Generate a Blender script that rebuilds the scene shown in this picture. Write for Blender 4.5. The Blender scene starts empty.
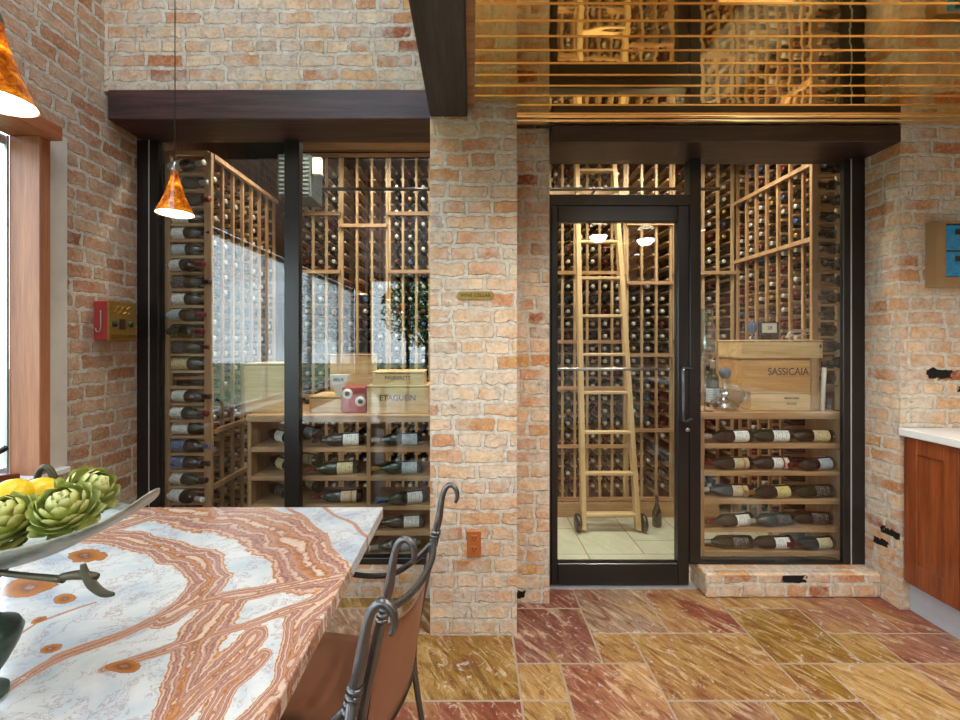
WORLD=4.6; CELL=42; ROOM=66; EXPO=0.45; MARB=(.3,.2,0)
import bpy, math, random
from math import pi, sin, cos, radians as R
from mathutils import Vector, Matrix, Euler
SC = bpy.context.scene
COL = SC.collection
rnd = random.Random(7)
F = 427.0; EY = 1.45
def px(x, D): return (x-472.0)/F*D          # picture column at distance D -> X
def pz(y, D): return EY+(342.0-y)/F*D       # picture row at distance D -> Z
# ------------------------------------------------------------------ mesh builder
ORG = {}
class MB:
    def __init__(s): s.v=[]; s.f=[]; s.m=[]; s.s=[]; s.c=None
    def add(s, vs, fs, m=0, smooth=False):
        b=len(s.v); s.v += [tuple(p) for p in vs]
        for f in fs: s.f.append([b+i for i in f]); s.m.append(m); s.s.append(smooth)
        return s
    def box(s, x0,x1,y0,y1,z0,z1, m=0, bev=0.0):
        if bev>0:
            b=bev; vs=[]; 
            for ax in range(3):
                pass
            # chamfered box: 24 verts
            X=(x0,x1);Y=(y0,y1);Z=(z0,z1); idx={}
            for i in (0,1):
                for j in (0,1):
                    for k in (0,1):
                        sx=b if i==0 else -b; sy=b if j==0 else -b; sz=b if k==0 else -b
                        for ax in range(3):
                            p=[X[i]+sx,Y[j]+sy,Z[k]+sz]; p[ax]=(X[i],Y[j],Z[k])[ax]
                            idx[(i,j,k,ax)]=len(vs); vs.append(p)
            fs=[]
            for ax in range(3):
                o=[a for a in range(3) if a!=ax]
                for d in (0,1):
                    q=[]
                    for (u,w) in ((0,0),(1,0),(1,1),(0,1)):
                        key=[0,0,0]; key[ax]=d; key[o[0]]=u; key[o[1]]=w; q.append(idx[(*key,ax)])
                    fs.append(q)
            for ax in range(3):
                o=[a for a in range(3) if a!=ax]
                for u in (0,1):
                    for w in (0,1):
                        k0=[0,0,0];k1=[0,0,0];k0[o[0]]=k1[o[0]]=u;k0[o[1]]=k1[o[1]]=w;k0[ax]=0;k1[ax]=1
                        fs.append([idx[(*k0,o[0])],idx[(*k1,o[0])],idx[(*k1,o[1])],idx[(*k0,o[1])]])
            for i in (0,1):
                for j in (0,1):
                    for k in (0,1): fs.append([idx[(i,j,k,a)] for a in range(3)])
            # orient outward
            c=Vector(((x0+x1)/2,(y0+y1)/2,(z0+z1)/2)); out=[]
            for f in fs:
                P=[Vector(vs[i]) for i in f]; n=(P[1]-P[0]).cross(P[2]-P[0]); mid=sum(P,Vector())/len(P)
                out.append(f if n.dot(mid-c)>0 else f[::-1])
            return s.add(vs,out,m)
        vs=[(x0,y0,z0),(x1,y0,z0),(x1,y1,z0),(x0,y1,z0),(x0,y0,z1),(x1,y0,z1),(x1,y1,z1),(x0,y1,z1)]
        return s.add(vs,[(0,3,2,1),(4,5,6,7),(0,1,5,4),(1,2,6,5),(2,3,7,6),(3,0,4,7)],m)
    def tube(s, pts, rad, seg=10, m=0, flat=1.0):
        pts=[Vector(p) for p in pts]; n=len(pts)
        if not hasattr(rad,'__len__'): rad=[rad]*n
        vs=[];fs=[]; up=Vector((0,0,1)); prev=None
        for i,p in enumerate(pts):
            t=(pts[min(i+1,n-1)]-pts[max(i-1,0)]).normalized()
            if prev is None:
                a=up if abs(t.z)<.9 else Vector((1,0,0)); u=(a-t*a.dot(t)).normalized()
            else: u=(prev-t*prev.dot(t)).normalized()
            prev=u; w=t.cross(u)
            for k in range(seg):
                a=2*pi*k/seg; vs.append(p+(u*cos(a)+w*sin(a)*flat)*rad[i])
        for i in range(n-1):
            for k in range(seg):
                a=i*seg+k; b=i*seg+(k+1)%seg; fs.append((a,b,b+seg,a+seg))
        fs.append(tuple(range(seg))[::-1]); fs.append(tuple((n-1)*seg+k for k in range(seg)))
        return s.add(vs,fs,m,True)
    def lathe(s, prof, c=(0,0,0), seg=16, m=0, M=None, caps=True):
        vs=[];fs=[]; n=len(prof)
        for (z,r) in prof:
            for k in range(seg):
                a=2*pi*k/seg; p=Vector((r*cos(a),r*sin(a),z))
                if M: p=M@p
                vs.append(p+Vector(c))
        for i in range(n-1):
            for k in range(seg):
                a=i*seg+k;b=i*seg+(k+1)%seg; fs.append((a,b,b+seg,a+seg))
        if caps:
            if prof[0][1]>1e-5: fs.append(tuple(range(seg))[::-1])
            if prof[-1][1]>1e-5: fs.append(tuple((n-1)*seg+k for k in range(seg)))
        return s.add(vs,fs,m,True)
    def build(s, name, mats, parent=None, loc=None, bevel=0, sub=0):
        o0=Vector((0,0,0))
        if parent is not None: o0=ORG.get(parent.name,Vector((0,0,0)))
        elif loc is not None: o0=Vector(loc)
        me=bpy.data.meshes.new(name)
        me.from_pydata([tuple(Vector(p)-o0) for p in s.v],[],s.f); me.update()
        if not isinstance(mats,(list,tuple)): mats=[mats]
        for m in mats: me.materials.append(m)
        me.polygons.foreach_set('material_index',s.m); me.polygons.foreach_set('use_smooth',s.s)
        if s.c:
            ca=me.color_attributes.new('Col','FLOAT_COLOR','POINT')
            for i,c in enumerate(s.c): ca.data[i].color=c
        ob=bpy.data.objects.new(name,me); COL.objects.link(ob)
        if parent is not None: ob.parent=parent
        elif loc is not None: ob.location=o0
        ORG[ob.name]=o0
        if bevel:
            b=ob.modifiers.new('bevel','BEVEL'); b.width=bevel; b.segments=2; b.limit_method='ANGLE'
        if sub:
            b=ob.modifiers.new('sub','SUBSURF'); b.levels=sub; b.render_levels=sub
        return ob
def tag(o, label=None, cat=None, group=None, kind=None):
    if label: o['label']=label
    if cat: o['category']=cat
    if group: o['group']=group
    if kind: o['kind']=kind
    return o
def thing(name, loc, label, cat, group=None):
    e=bpy.data.objects.new(name,None); COL.objects.link(e); e.location=loc; e.empty_display_size=.05
    ORG[e.name]=Vector(loc); return tag(e,label,cat,group)
def struct(o): o['kind']='structure'; return o
def copy_tree(o, parent=None):
    c=o.copy(); COL.objects.link(c); c.parent=parent
    for ch in list(o.children): copy_tree(ch,c)
    return c
def smooth_path(P, n=6):
    P=[Vector(p) for p in P]; out=[]
    for i in range(len(P)-1):
        a=P[max(i-1,0)];b=P[i];c=P[i+1];d=P[min(i+2,len(P)-1)]
        for k in range(n):
            t=k/n; out.append(.5*((2*b)+(c-a)*t+(2*a-5*b+4*c-d)*t*t+(3*b-a-3*c+d)*t**3))
    out.append(P[-1]); return out
def lerp_list(r, P, n=6):
    out=[]
    for i in range(len(r)-1):
        for k in range(n): out.append(r[i]+(r[i+1]-r[i])*k/n)
    out.append(r[-1]); return out
def rod(mb, P, r, seg=10, n=6, m=0, flat=1.0):
    if hasattr(r,'__len__'): r=lerp_list(r,P,n)
    mb.tube(smooth_path(P,n),r,seg,m,flat); return mb
# ------------------------------------------------------------------ materials
def srgb(r,g,b):
    f=lambda c:(c/255/12.92) if c/255<=.04045 else ((c/255+.055)/1.055)**2.4
    return (f(r),f(g),f(b),1)
class NT:
    def __init__(s,name):
        s.mat=bpy.data.materials.new(name); s.mat.use_nodes=True; s.t=s.mat.node_tree
        s.b=s.t.nodes['Principled BSDF']; s.out=s.t.nodes['Material Output']
    def n(s,typ,ins=None,**kw):
        nd=s.t.nodes.new(typ)
        for k,v in kw.items(): setattr(nd,k,v)
        for k,v in (ins or {}).items():
            sock=nd.inputs[k]
            if isinstance(v,bpy.types.NodeSocket): s.t.links.new(v,sock)
            else: sock.default_value=v
        return nd
    def l(s,a,b): s.t.links.new(a,b)
    def math(s,op,a,b=0.0,c=0.0,clamp=False):
        nd=s.n('ShaderNodeMath',{0:a,1:b,2:c},operation=op); nd.use_clamp=clamp; return nd.outputs[0]
    def mix(s,f,a,b,blend='MIX'):
        nd=s.n('ShaderNodeMix',data_type='RGBA',blend_type=blend)
        for k,v in ((0,f),(6,a),(7,b)):
            if isinstance(v,bpy.types.NodeSocket): s.l(v,nd.inputs[k])
            else: nd.inputs[k].default_value=v
        return nd.outputs[2]
    def ramp(s,f,stops,interp='LINEAR'):
        nd=s.n('ShaderNodeValToRGB',{0:f}); cr=nd.color_ramp; cr.interpolation=interp
        while len(cr.elements)<len(stops): cr.elements.new(.5)
        for e,(p,c) in zip(cr.elements,stops):
            e.position=p; e.color=c if len(c)==4 else (*c,1)
        return nd.outputs[0]
    def noise(s,vec,scale,detail=3,rough=.5,dist=0):
        return s.n('ShaderNodeTexNoise',{'Vector':vec,'Scale':scale,'Detail':detail,'Roughness':rough,'Distortion':dist})
    def pos(s): return s.n('ShaderNodeNewGeometry').outputs['Position']
    def obj(s): return s.n('ShaderNodeTexCoord').outputs['Object']
    def bump(s,h,st=.5,d=.01,normal=None):
        nd=s.n('ShaderNodeBump',{'Height':h,'Strength':st,'Distance':d}); s.l(nd.outputs[0],s.b.inputs['Normal']); return nd
    def set(s,**kw):
        for k,v in kw.items():
            k={'color':'Base Color','rough':'Roughness','metal':'Metallic','spec':'Specular IOR Level','coat':'Coat Weight','trans':'Transmission Weight'}.get(k,k)
            if isinstance(v,bpy.types.NodeSocket): s.l(v,s.b.inputs[k])
            else: s.b.inputs[k].default_value=v
        return s.mat
W3=(1,1,1,1)
def g(v): return (v,v,v,1)
def plain(name,c,rough=.5,metal=0,var=.08,scale=30,**kw):
    t=NT(name); n=t.noise(t.obj(),scale,3).outputs[0]
    lo=tuple(x*(1-var) for x in c[:3])+(1,); hi=tuple(min(1,x*(1+var)) for x in c[:3])+(1,)
    return t.set(color=t.mix(n,lo,hi),rough=rough,metal=metal,**kw)
def wood(name,c1,c2,axis='X',rough=.45,scale=1.0,world=True,coat=0.0,bump=.15,c3=None):
    t=NT(name); p=t.pos() if world else t.obj()
    sc={'X':(.6,9,9),'Y':(9,.6,9),'Z':(9,9,.6)}[axis]
    mp=t.n('ShaderNodeMapping',{'Vector':p,'Scale':tuple(x*scale for x in sc)}).outputs[0]
    n1=t.noise(mp,2.2,4,.6,.6).outputs[0]; n2=t.noise(mp,11,2,.6).outputs[0]
    f=t.math('ADD',t.math('MULTIPLY',n1,.75),t.math('MULTIPLY',n2,.35),clamp=True)
    col=t.ramp(f,[(.36,c1),(.68,c2)] if not c3 else [(.34,c1),(.5,c3),(.68,c2)])
    if bump: t.bump(f,bump,.003)
    return t.set(color=col,rough=rough,coat=coat)
def brick(name, tint=1.0, marks=(), red=0.0, lime=.74):
    t=NT(name); ge=t.n('ShaderNodeNewGeometry'); P=ge.outputs['Position']; N=ge.outputs['True Normal']
    sp=t.n('ShaderNodeSeparateXYZ',{0:P}); sn=t.n('ShaderNodeSeparateXYZ',{0:N})
    ax=t.math('GREATER_THAN',t.math('ABSOLUTE',sn.outputs[0]),.6); az=t.math('GREATER_THAN',t.math('ABSOLUTE',sn.outputs[2]),.6)
    def sel(f,a,b): return t.math('ADD',t.math('MULTIPLY',a,t.math('SUBTRACT',1.0,f)),t.math('MULTIPLY',b,f))
    u=sel(ax,sp.outputs[0],sp.outputs[1]); v=sel(az,sp.outputs[2],sp.outputs[1])
    dn=t.noise(P,7,3,.6); dn2=t.noise(P,34,2,.6)
    ds=t.n('ShaderNodeSeparateColor',{0:dn.outputs[1]}); d2=t.n('ShaderNodeSeparateColor',{0:dn2.outputs[1]})
    def wob(c,a,b): return t.math('ADD',c,t.math('ADD',t.math('MULTIPLY',t.math('SUBTRACT',a,.5),.036),t.math('MULTIPLY',t.math('SUBTRACT',b,.5),.026)))
    uu=wob(u,ds.outputs[0],d2.outputs[0]); vv=wob(v,ds.outputs[1],d2.outputs[1])
    # every course slides and stretches a little
    row=t.math('FLOOR',t.math('DIVIDE',vv,.077)); wn=t.n('ShaderNodeTexWhiteNoise',{'W':row},noise_dimensions='1D').outputs['Value']
    uu=t.math('ADD',uu,t.math('MULTIPLY',wn,.11))
    vec=t.n('ShaderNodeCombineXYZ',{0:uu,1:vv}).outputs[0]
    bk=t.n('ShaderNodeTexBrick',{'Vector':vec,'Color1':g(0),'Color2':g(1),'Mortar':g(.5),'Scale':1.0,'Mortar Size':.015,'Mortar Smooth':.9,'Bias':0.0,'Brick Width':.205,'Row Height':.077})
    bk.offset=.5; bk.squash=.62; bk.squash_frequency=3
    q=tint
    S=lambda a,b,c:tuple(x*q for x in srgb(a,b,c)[:3])
    tone=t.ramp(bk.outputs[0],[(0,S(222,190,152)),(.16,S(232,206,172)),(.3,S(214,164,118)),(.45,S(226,190,150)),(.58,S(204,144,98)),(.7,S(230,198,164)),(.8,S(190,118,74)),(.88,S(220,172,110)),(.96,S(158,88,56))])
    if red: tone=t.mix(red,tone,t.ramp(bk.outputs[0],[(0,S(176,134,112)),(.3,S(190,146,118)),(.5,S(160,108,84)),(.7,S(186,140,112)),(.9,S(132,80,62))]))
    f1=t.noise(P,55,4,.7).outputs[0]
    f2=t.noise(P,16,5,.7).outputs[0]
    tone=t.mix(t.ramp(f2,[(.42,g(0)),(.62,g(.75))]),tone,t.mix(.55,tone,(*S(150,88,52),1)))
    tone=t.mix(t.ramp(f1,[(.50,g(0)),(.66,g(.55))]),tone,t.mix(.6,tone,(*S(232,214,188),1)))
    tone=t.mix(t.ramp(f1,[(.30,g(.6)),(.42,g(0))]),tone,t.mix(.6,tone,(*S(96,58,40),1)))
    # lime wash smeared over the faces
    ln=t.noise(P,5.5,5,.65).outputs[0]; lm=t.math('MULTIPLY',t.ramp(ln,[(.44,g(0)),(.60,g(1))]),lime)
    mort=t.ramp(t.noise(P,28,4,.65).outputs[0],[(.3,S(176,162,144)),(.5,S(206,194,176)),(.75,S(224,216,202))])
    col=t.mix(lm,tone,mort)
    edge=t.math('ADD',bk.outputs['Fac'],t.math('ADD',t.math('MULTIPLY',t.math('SUBTRACT',dn2.outputs[0],.5),.9),t.math('MULTIPLY',t.math('SUBTRACT',ln,.5),.7)),clamp=True)
    crev=t.ramp(edge,[(.16,g(0)),(.27,g(.55)),(.36,g(0))]); edge=t.ramp(edge,[(.22,g(0)),(.42,g(1))])
    col=t.mix(edge,col,mort); col=t.mix(t.math('MULTIPLY',crev,t.ramp(f1,[(.42,g(0)),(.55,g(1))])),col,(*S(110,76,54),1))
    h=t.math('SUBTRACT',t.math('ADD',t.math('MULTIPLY',f1,.35),t.math('MULTIPLY',dn2.outputs[0],.3)),t.math('MULTIPLY',edge,.55))
    for mk in marks:
        mu,mv,hu,hv=mk[:4]; fl=mk[4] if len(mk)>4 else None
        a=t.math('DIVIDE',t.math('ABSOLUTE',t.math('SUBTRACT',uu if 0 else wob(u,d2.outputs[1],d2.outputs[0]),mu)),hu)
        b=t.math('DIVIDE',t.math('ABSOLUTE',t.math('SUBTRACT',wob(v,d2.outputs[0],d2.outputs[2]),mv)),hv)
        m=t.math('MAXIMUM',a,b); m=t.math('ADD',m,t.math('MULTIPLY',t.math('SUBTRACT',dn2.outputs[0],.5),1.1))
        k=t.ramp(m,[(.92,g(1)),(1.0,g(0))]); k=k if fl is None else t.math('MULTIPLY',k,ax if fl else t.math('SUBTRACT',1.0,ax)); col=t.mix(k,col,(.012,.009,.007,1)); h=t.math('SUBTRACT',h,t.math('MULTIPLY',k,1.5))
    t.bump(h,1.0,.016)
    return t.set(color=col,rough=.88,spec=.25)
M={}
M['brick']=brick('brick')
M['brick_left']=brick('brick_left',tint=.95,red=.5,lime=.3)
M['mortar']=plain('mortar',srgb(176,168,156),.9)
M['plaster']=plain('plaster',srgb(214,208,196),.8,var=.12,scale=14)
M['white_paint']=plain('white_paint',srgb(232,230,224),.6,var=.02)
M['white_stone']=plain('white_stone',srgb(226,226,222),.25,var=.04)
M['black_metal']=plain('black_metal',srgb(22,21,20),.28,0,spec=.6)
M['bronze_frame']=plain('bronze_frame',srgb(30,27,25),.3,.2,spec=.6)
M['iron']=plain('iron',srgb(104,102,102),.26,.85,var=.25,scale=40)
M['brass']=plain('brass',srgb(196,150,72),.3,1,var=.1)
M['antique_brass']=plain('antique_brass',srgb(170,138,74),.42,.85,var=.3,scale=60)
M['steel']=plain('steel',srgb(180,180,178),.3,1)
M['alu']=plain('alu',srgb(205,208,210),.35,.6)
M['lintel']=wood('lintel',srgb(36,22,21),srgb(82,52,48),'X',.5,c3=srgb(54,34,32),bump=.5)
M['lintel_black']=wood('lintel_black',srgb(34,25,24),srgb(66,48,44),'X',.35,c3=srgb(44,32,30),bump=.35)
M['beam']=wood('beam',srgb(28,27,30),srgb(66,62,64),'Y',.4,bump=.5)
M['cedar']=wood('cedar',srgb(150,90,60),srgb(186,124,88),'Z',.45,bump=.1)
M['cedar_y']=wood('cedar_y',srgb(136,72,44),srgb(182,112,76),'Y',.45,bump=.1)
M['rack']=wood('rack',srgb(136,98,66),srgb(186,148,106),'Z',.5,bump=.05)
M['rack_x']=wood('rack_x',srgb(146,106,72),srgb(198,160,116),'X',.5,bump=.05)
M['rack_pale']=wood('rack_pale',srgb(150,120,84),srgb(200,170,126),'Z',.5,bump=.05)
M['crate']=wood('crate',srgb(196,154,98),srgb(232,200,148),'X',.6,bump=.05)
M['crate_dark']=wood('crate_dark',srgb(178,122,62),srgb(220,170,104),'X',.55,bump=.05)
M['cellar_wall']=wood('cellar_wall',srgb(58,36,24),srgb(104,68,44),'Z',.6)
M['cherry']=wood('cherry',srgb(96,44,18),srgb(150,78,36),'Z',.32,c3=srgb(122,58,26),bump=.05,coat=.3)
M['leather']=plain('leather',srgb(134,88,64),.38,var=.16,scale=14)
M['leather_dark']=plain('leather_dark',srgb(44,30,24),.4,var=.2)
M['red_paint']=plain('red_paint',srgb(170,58,52),.5,var=.25,scale=30)
M['dark']=plain('dark',(.01,.01,.01,1),.6)
M['ink']=plain('ink',srgb(44,24,12),.7)
M['white_label']=plain('white_label',srgb(226,222,212),.6,var=.03)
M['grey_unit']=plain('grey_unit',srgb(52,64,64),.5)
M['soffit']=plain('soffit',srgb(40,36,36),.7)
M['ladder']=wood('ladder',srgb(196,162,108),srgb(226,198,150),'Z',.45,bump=.03)
M['ladder_x']=wood('ladder_x',srgb(196,162,108),srgb(226,198,150),'X',.45,bump=.03)
def emis(name,c,s):
    t=NT(name); return t.set(color=c,**{'Emission Color':c,'Emission Strength':s})
def glassm(name,tint,ior=1.5,k=1.0,rough=0.0,body=None):
    t=NT(name); ge=t.n('ShaderNodeNewGeometry'); c=t.math('ABSOLUTE',t.n('ShaderNodeVectorMath',{0:ge.outputs['Normal'],1:ge.outputs['Incoming']},operation='DOT_PRODUCT').outputs['Value'])
    fr=t.math('ADD',.042,t.math('MULTIPLY',.958,t.math('POWER',t.math('SUBTRACT',1.0,c),5.0))); f=t.math('MULTIPLY',fr,k,clamp=True)
    tr=t.n('ShaderNodeBsdfTransparent',{'Color':tint}).outputs[0]; gl=t.n('ShaderNodeBsdfGlossy',{'Color':g(1),'Roughness':rough}).outputs[0]
    mx=t.n('ShaderNodeMixShader',{0:f,1:tr,2:gl}).outputs[0]; t.l(mx,t.out.inputs[0]); return t.mat
M['pane']=glassm('pane',(.94,.96,.95,1),1.52,1.35)
M['clear_glass']=glassm('clear_glass',(.80,.86,.90,1),1.5,6.0,.03)
# polished copper ceiling
t=NT('copper_ceiling'); p=t.pos(); n=t.noise(t.n('ShaderNodeMapping',{'Vector':p,'Scale':(1,3,1)}).outputs[0],2.6,2,.5).outputs[0]
t.bump(n,.07,.02); M['copper']=t.set(color=t.mix(n,(1,.70,.30,1),(1,.80,.42,1)),rough=.035,metal=1)
t=NT('gold_ridge'); M['gold_ridge']=t.set(color=srgb(252,216,150),rough=.25,metal=1)
# marble: the mesh carries where the coloured bands run, the shader frays them into veins
t=NT('onyx_marble'); p=t.pos(); at=t.n('ShaderNodeAttribute',attribute_name='Col').outputs['Color']; sc_=t.n('ShaderNodeSeparateColor',{0:at})
w1=t.noise(p,6,5,.6,.6); w2=t.noise(p,26,5,.7,.5); w3=t.noise(p,80,3,.7)
stre=t.noise(t.n('ShaderNodeVectorMath',{0:p,1:t.n('ShaderNodeVectorMath',{0:w1.outputs[1],'Scale':.35},operation='SCALE').outputs[0]},operation='ADD').outputs[0],9,5,.65).outputs[0]
def cen(x,k): return t.math('MULTIPLY',t.math('SUBTRACT',x,.5),k)
v=t.math('ADD',sc_.outputs[0],t.math('ADD',cen(w1.outputs[0],.46),t.math('ADD',cen(w2.outputs[0],.34),cen(w3.outputs[0],.14))))
wh=srgb(204,202,197); bl=srgb(166,176,184); ora=srgb(180,118,58); mau=srgb(136,90,78); cr=srgb(206,180,156); br=srgb(104,62,44); pk=srgb(174,134,118)
band=t.ramp(v,[(.36,wh),(.40,cr),(.43,mau),(.45,ora),(.50,cr),(.53,pk),(.57,mau),(.63,pk),(.66,mau),(.70,pk),(.75,cr),(.79,mau),(.84,pk),(.88,ora),(.93,mau),(.98,cr)])
band=t.mix(t.ramp(w2.outputs[0],[(.45,g(0)),(.7,g(.6))]),band,pk)
sp_=t.math('ADD',sc_.outputs[1],t.math('ADD',cen(w2.outputs[0],.4),cen(w1.outputs[0],.3)))
spot=t.ramp(sp_,[(.46,g(0)),(.50,g(1)),(.84,g(1)),(.92,g(.5))])
pool=t.ramp(w1.outputs[0],[(.35,bl),(.6,wh)])
vein=t.ramp(t.math('ABSOLUTE',cen(stre,2.0)),[(0,g(.55)),(.018,g(.25)),(.05,g(0))])
ground=t.mix(vein,pool,mau)
col=t.mix(t.ramp(v,[(.34,g(0)),(.42,g(1))]),ground,band)
col=t.mix(spot,col,t.ramp(sp_,[(.46,br),(.54,srgb(170,108,56)),(.72,srgb(150,92,50)),(.88,br)]))
M['marble']=t.set(color=col,rough=.13,coat=.25)
# travertine tiles, each tile carries its own tint
def travertine(name,green=False):
    t=NT(name); p=t.pos(); at=t.n('ShaderNodeAttribute',attribute_name='Col'); base=at.outputs['Color'] if not green else srgb(186,190,160)
    off=t.n('ShaderNodeVectorMath',{0:at.outputs['Color'],'Scale':23.0},operation='SCALE').outputs[0]
    q=t.n('ShaderNodeVectorMath',{0:p,1:off},operation='ADD').outputs[0]
    mp=t.n('ShaderNodeMapping',{'Vector':t.n('ShaderNodeMapping',{'Vector':q,'Rotation':(0,0,R(56))}).outputs[0],'Scale':(1.1,4.4,1)}).outputs[0]
    a=t.noise(mp,2.6,6,.62,1.2).outputs[0]; b=t.noise(mp,9,5,.7,.6).outputs[0]; s=t.noise(p,38,4,.7).outputs[0]
    big=t.noise(q,2.3,3,.5,.8).outputs[0]; m2=t.noise(mp,4.5,6,.72,1.6).outputs[0]; sp_=t.noise(q,17,5,.75,.5).outputs[0]
    if green: c=t.mix(a,srgb(170,172,140),srgb(210,212,190))
    else:
        c=t.mix(t.ramp(big,[(.50,g(0)),(.6,g(.8))]),base,t.mix(.7,base,srgb(208,168,104)))
        c=t.mix(t.ramp(big,[(.34,g(.9)),(.46,g(0))]),c,t.mix(.75,c,srgb(142,74,58)))
        c=t.mix(t.ramp(m2,[(.38,g(.9)),(.48,g(0))]),c,t.mix(.7,c,srgb(104,54,36)))
        c=t.mix(t.ramp(m2,[(.53,g(0)),(.62,g(.85))]),c,t.mix(.7,c,srgb(232,206,168)))
        c=t.mix(t.ramp(b,[(.55,g(0)),(.62,g(.6))]),c,t.mix(.7,c,srgb(104,50,34)))
    c=t.mix(t.ramp(sp_,[(.60,g(0)),(.66,g(.75))]),c,srgb(222,210,198))
    c=t.mix(t.ramp(s,[(.62,g(0)),(.68,g(.6))]),c,srgb(216,196,176))
    if not green: c=t.mix(1.0,c,(.72,.70,.68,1),'MULTIPLY')
    t.bump(t.math('ADD',a,t.math('MULTIPLY',s,.5)),.25,.004)
    return t.set(color=c,rough=t.math('ADD',.22,t.math('MULTIPLY',s,.3)))
M['floor']=travertine('travertine'); M['floor_green']=travertine('travertine_green',True)
M['grout']=plain('grout',srgb(160,140,116),.85)
# bottles, foils, labels
M['bottle']=plain('bottle_glass',(.014,.010,.007,1),.08,var=.5,scale=5,spec=.8)
M['bottle_green']=plain('bottle_green',(.012,.022,.008,1),.08,var=.4,scale=5,spec=.8)
FO={'pale':srgb(205,200,188),'dark red':srgb(110,26,28),'black':srgb(24,22,24),'gold':srgb(176,136,70),'blue':srgb(60,96,150)}
for k,c in FO.items(): M['foil_'+k]=plain('foil_'+k.replace(' ','_'),c,.35,.25)
def label_mat(name,c,ink,band=None):
    t=NT(name); o=t.obj(); sp=t.n('ShaderNodeSeparateXYZ',{0:o})
    st=t.math('GREATER_THAN',t.math('SINE',t.math('MULTIPLY',sp.outputs[2],520.0)),.35)
    nz=t.math('GREATER_THAN',t.noise(o,120,2).outputs[0],.52)
    f=t.math('MULTIPLY',t.math('MULTIPLY',st,nz),.75)
    col=t.mix(f,c,ink)
    if band:
        m=t.math('LESS_THAN',t.math('ABSOLUTE',t.math('SUBTRACT',sp.outputs[2],.062)),.006); col=t.mix(m,col,band)
    return t.set(color=col,rough=.55)
LAB={'white':label_mat('label_white',srgb(244,242,236),srgb(70,60,56)),
 'cream':label_mat('label_cream',srgb(226,208,160),srgb(90,60,30)),
 'pale yellow':label_mat('label_yellow',srgb(222,206,136),srgb(90,70,40)),
 'grey white':label_mat('label_grey',srgb(190,200,206),srgb(60,70,90)),
 'white and red':label_mat('label_red',srgb(230,226,218),srgb(60,40,40),srgb(160,30,30)),
 'dark':label_mat('label_dark',srgb(44,40,44),srgb(190,180,160)),
 'blue':label_mat('label_blue',srgb(70,100,150),srgb(220,220,220)),
 'beige and gold':label_mat('label_gold',srgb(206,186,150),srgb(110,70,30),srgb(170,120,50))}
# ------------------------------------------------------------------ distances
DG=2.517; DW=2.315; DP=2.11; DL=2.419; DR=3.577; XL=-1.98; XR=2.32; H=2.635
mpp=DG/F
gx=lambda x:(x-472)*mpp; gz=lambda y:EY+(342-y)*mpp
# floor tiles -------------------------------------------------------------
U=.196; V=.1993; X0=.2; Y0=1.727
pre={(3,3,0,2):'g',(0,2,1,2):'r',(2,2,2,2):'b',(4,2,2,2):'R',(2,1,1,1):'g',(1,2,-2,3):'m',(0,1,0,1):'g',(-3,3,0,2):'o',(6,2,1,2):'o',(8,2,2,2):'p',(10,2,2,2):'R',
 (8,1,1,1):'o',(9,3,1,1):'p',(6,1,0,1):'o',(7,2,-1,2):'g',(9,3,-1,2):'p',(6,1,3,1):'g',(7,1,3,1):'g',(0,2,3,1):'r',(5,2,-2,2):'o',(3,2,-2,2):'r',(-5,2,1,2):'b',(-2,2,3,1):'b'}
pal={'g':srgb(184,140,80),'o':srgb(158,120,48),'r':srgb(142,90,76),'R':srgb(158,88,62),'b':srgb(172,144,116),'m':srgb(168,112,80),'p':srgb(166,114,88)}
def lay(pre,i0,i1,k0,k1,seed):
    rr=random.Random(seed); occ={}; out=[]
    def fit(i,k,w,h): return all((a,b) not in occ and i0<=a<i1 and k0<=b<k1 for a in range(i,i+w) for b in range(k,k+h))
    def put(i,k,w,h,c):
        for a in range(i,i+w):
            for b in range(k,k+h): occ[(a,b)]=1
        out.append((i,k,w,h,c))
    for (i,w,k,h),c in pre.items():
        if fit(i,k,w,h): put(i,k,w,h,c)
    for k in range(k1-1,k0-1,-1):
        for i in range(i0,i1):
            if (i,k) in occ: continue
            o=[(3,2),(2,2),(2,3),(1,1),(2,1),(1,2)]; rr.shuffle(o)
            for (w,h) in o+[(1,1)]:
                if fit(i,k-h+1,w,h): put(i,k-h+1,w,h,rr.choice('gorRbmp')); break
    return out
def tiles(lst,ztop,th,mat,name,clip=None):
    mb=MB(); mb.c=[]; e=.0048
    rr=random.Random(3)
    for (i,k,w,h,c) in lst:
        x0,x1,y0,y1=X0+i*U+e,X0+(i+w)*U-e,Y0+k*V+e,Y0+(k+h)*V-e
        if clip:
            x0,x1,y0,y1=max(x0,clip[0]),min(x1,clip[1]),max(y0,clip[2]),min(y1,clip[3])
            if x1-x0<.02 or y1-y0<.02: continue
        n=len(mb.v); mb.box(x0,x1,y0,y1,ztop-th,ztop,bev=.0015)
        q=.92+.16*rr.random(); q2=.96+.08*rr.random(); cc=pal[c]; mb.c+= [(cc[0]*q,cc[1]*q*q2,cc[2]*q,1)]*(len(mb.v)-n)
    return mb
mb=tiles(lay(pre,-11,16,-22,4,5),0,.012,None,'floor',(XL+.001,3.2,-2.6,2.52))
n=len(mb.v); mb.box(XL-.25,3.45,-2.9,2.52,-.1,-.0015,m=1); mb.c+=[(.5,.5,.5,1)]*(len(mb.v)-n)
struct(mb.build('floor',[M['floor'],M['grout']]))
mb=tiles(lay({},-11,13,4,12,9),.0,.012,None,'floor',(-1.98,2.60,2.522,3.95))
n=len(mb.v); mb.box(-2.2,2.7,2.52,4.1,-.1,-.0015,m=1); mb.c+=[(.5,.5,.5,1)]*(len(mb.v)-n)
struct(mb.build('floor',[M['floor_green'],M['grout']]))
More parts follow.
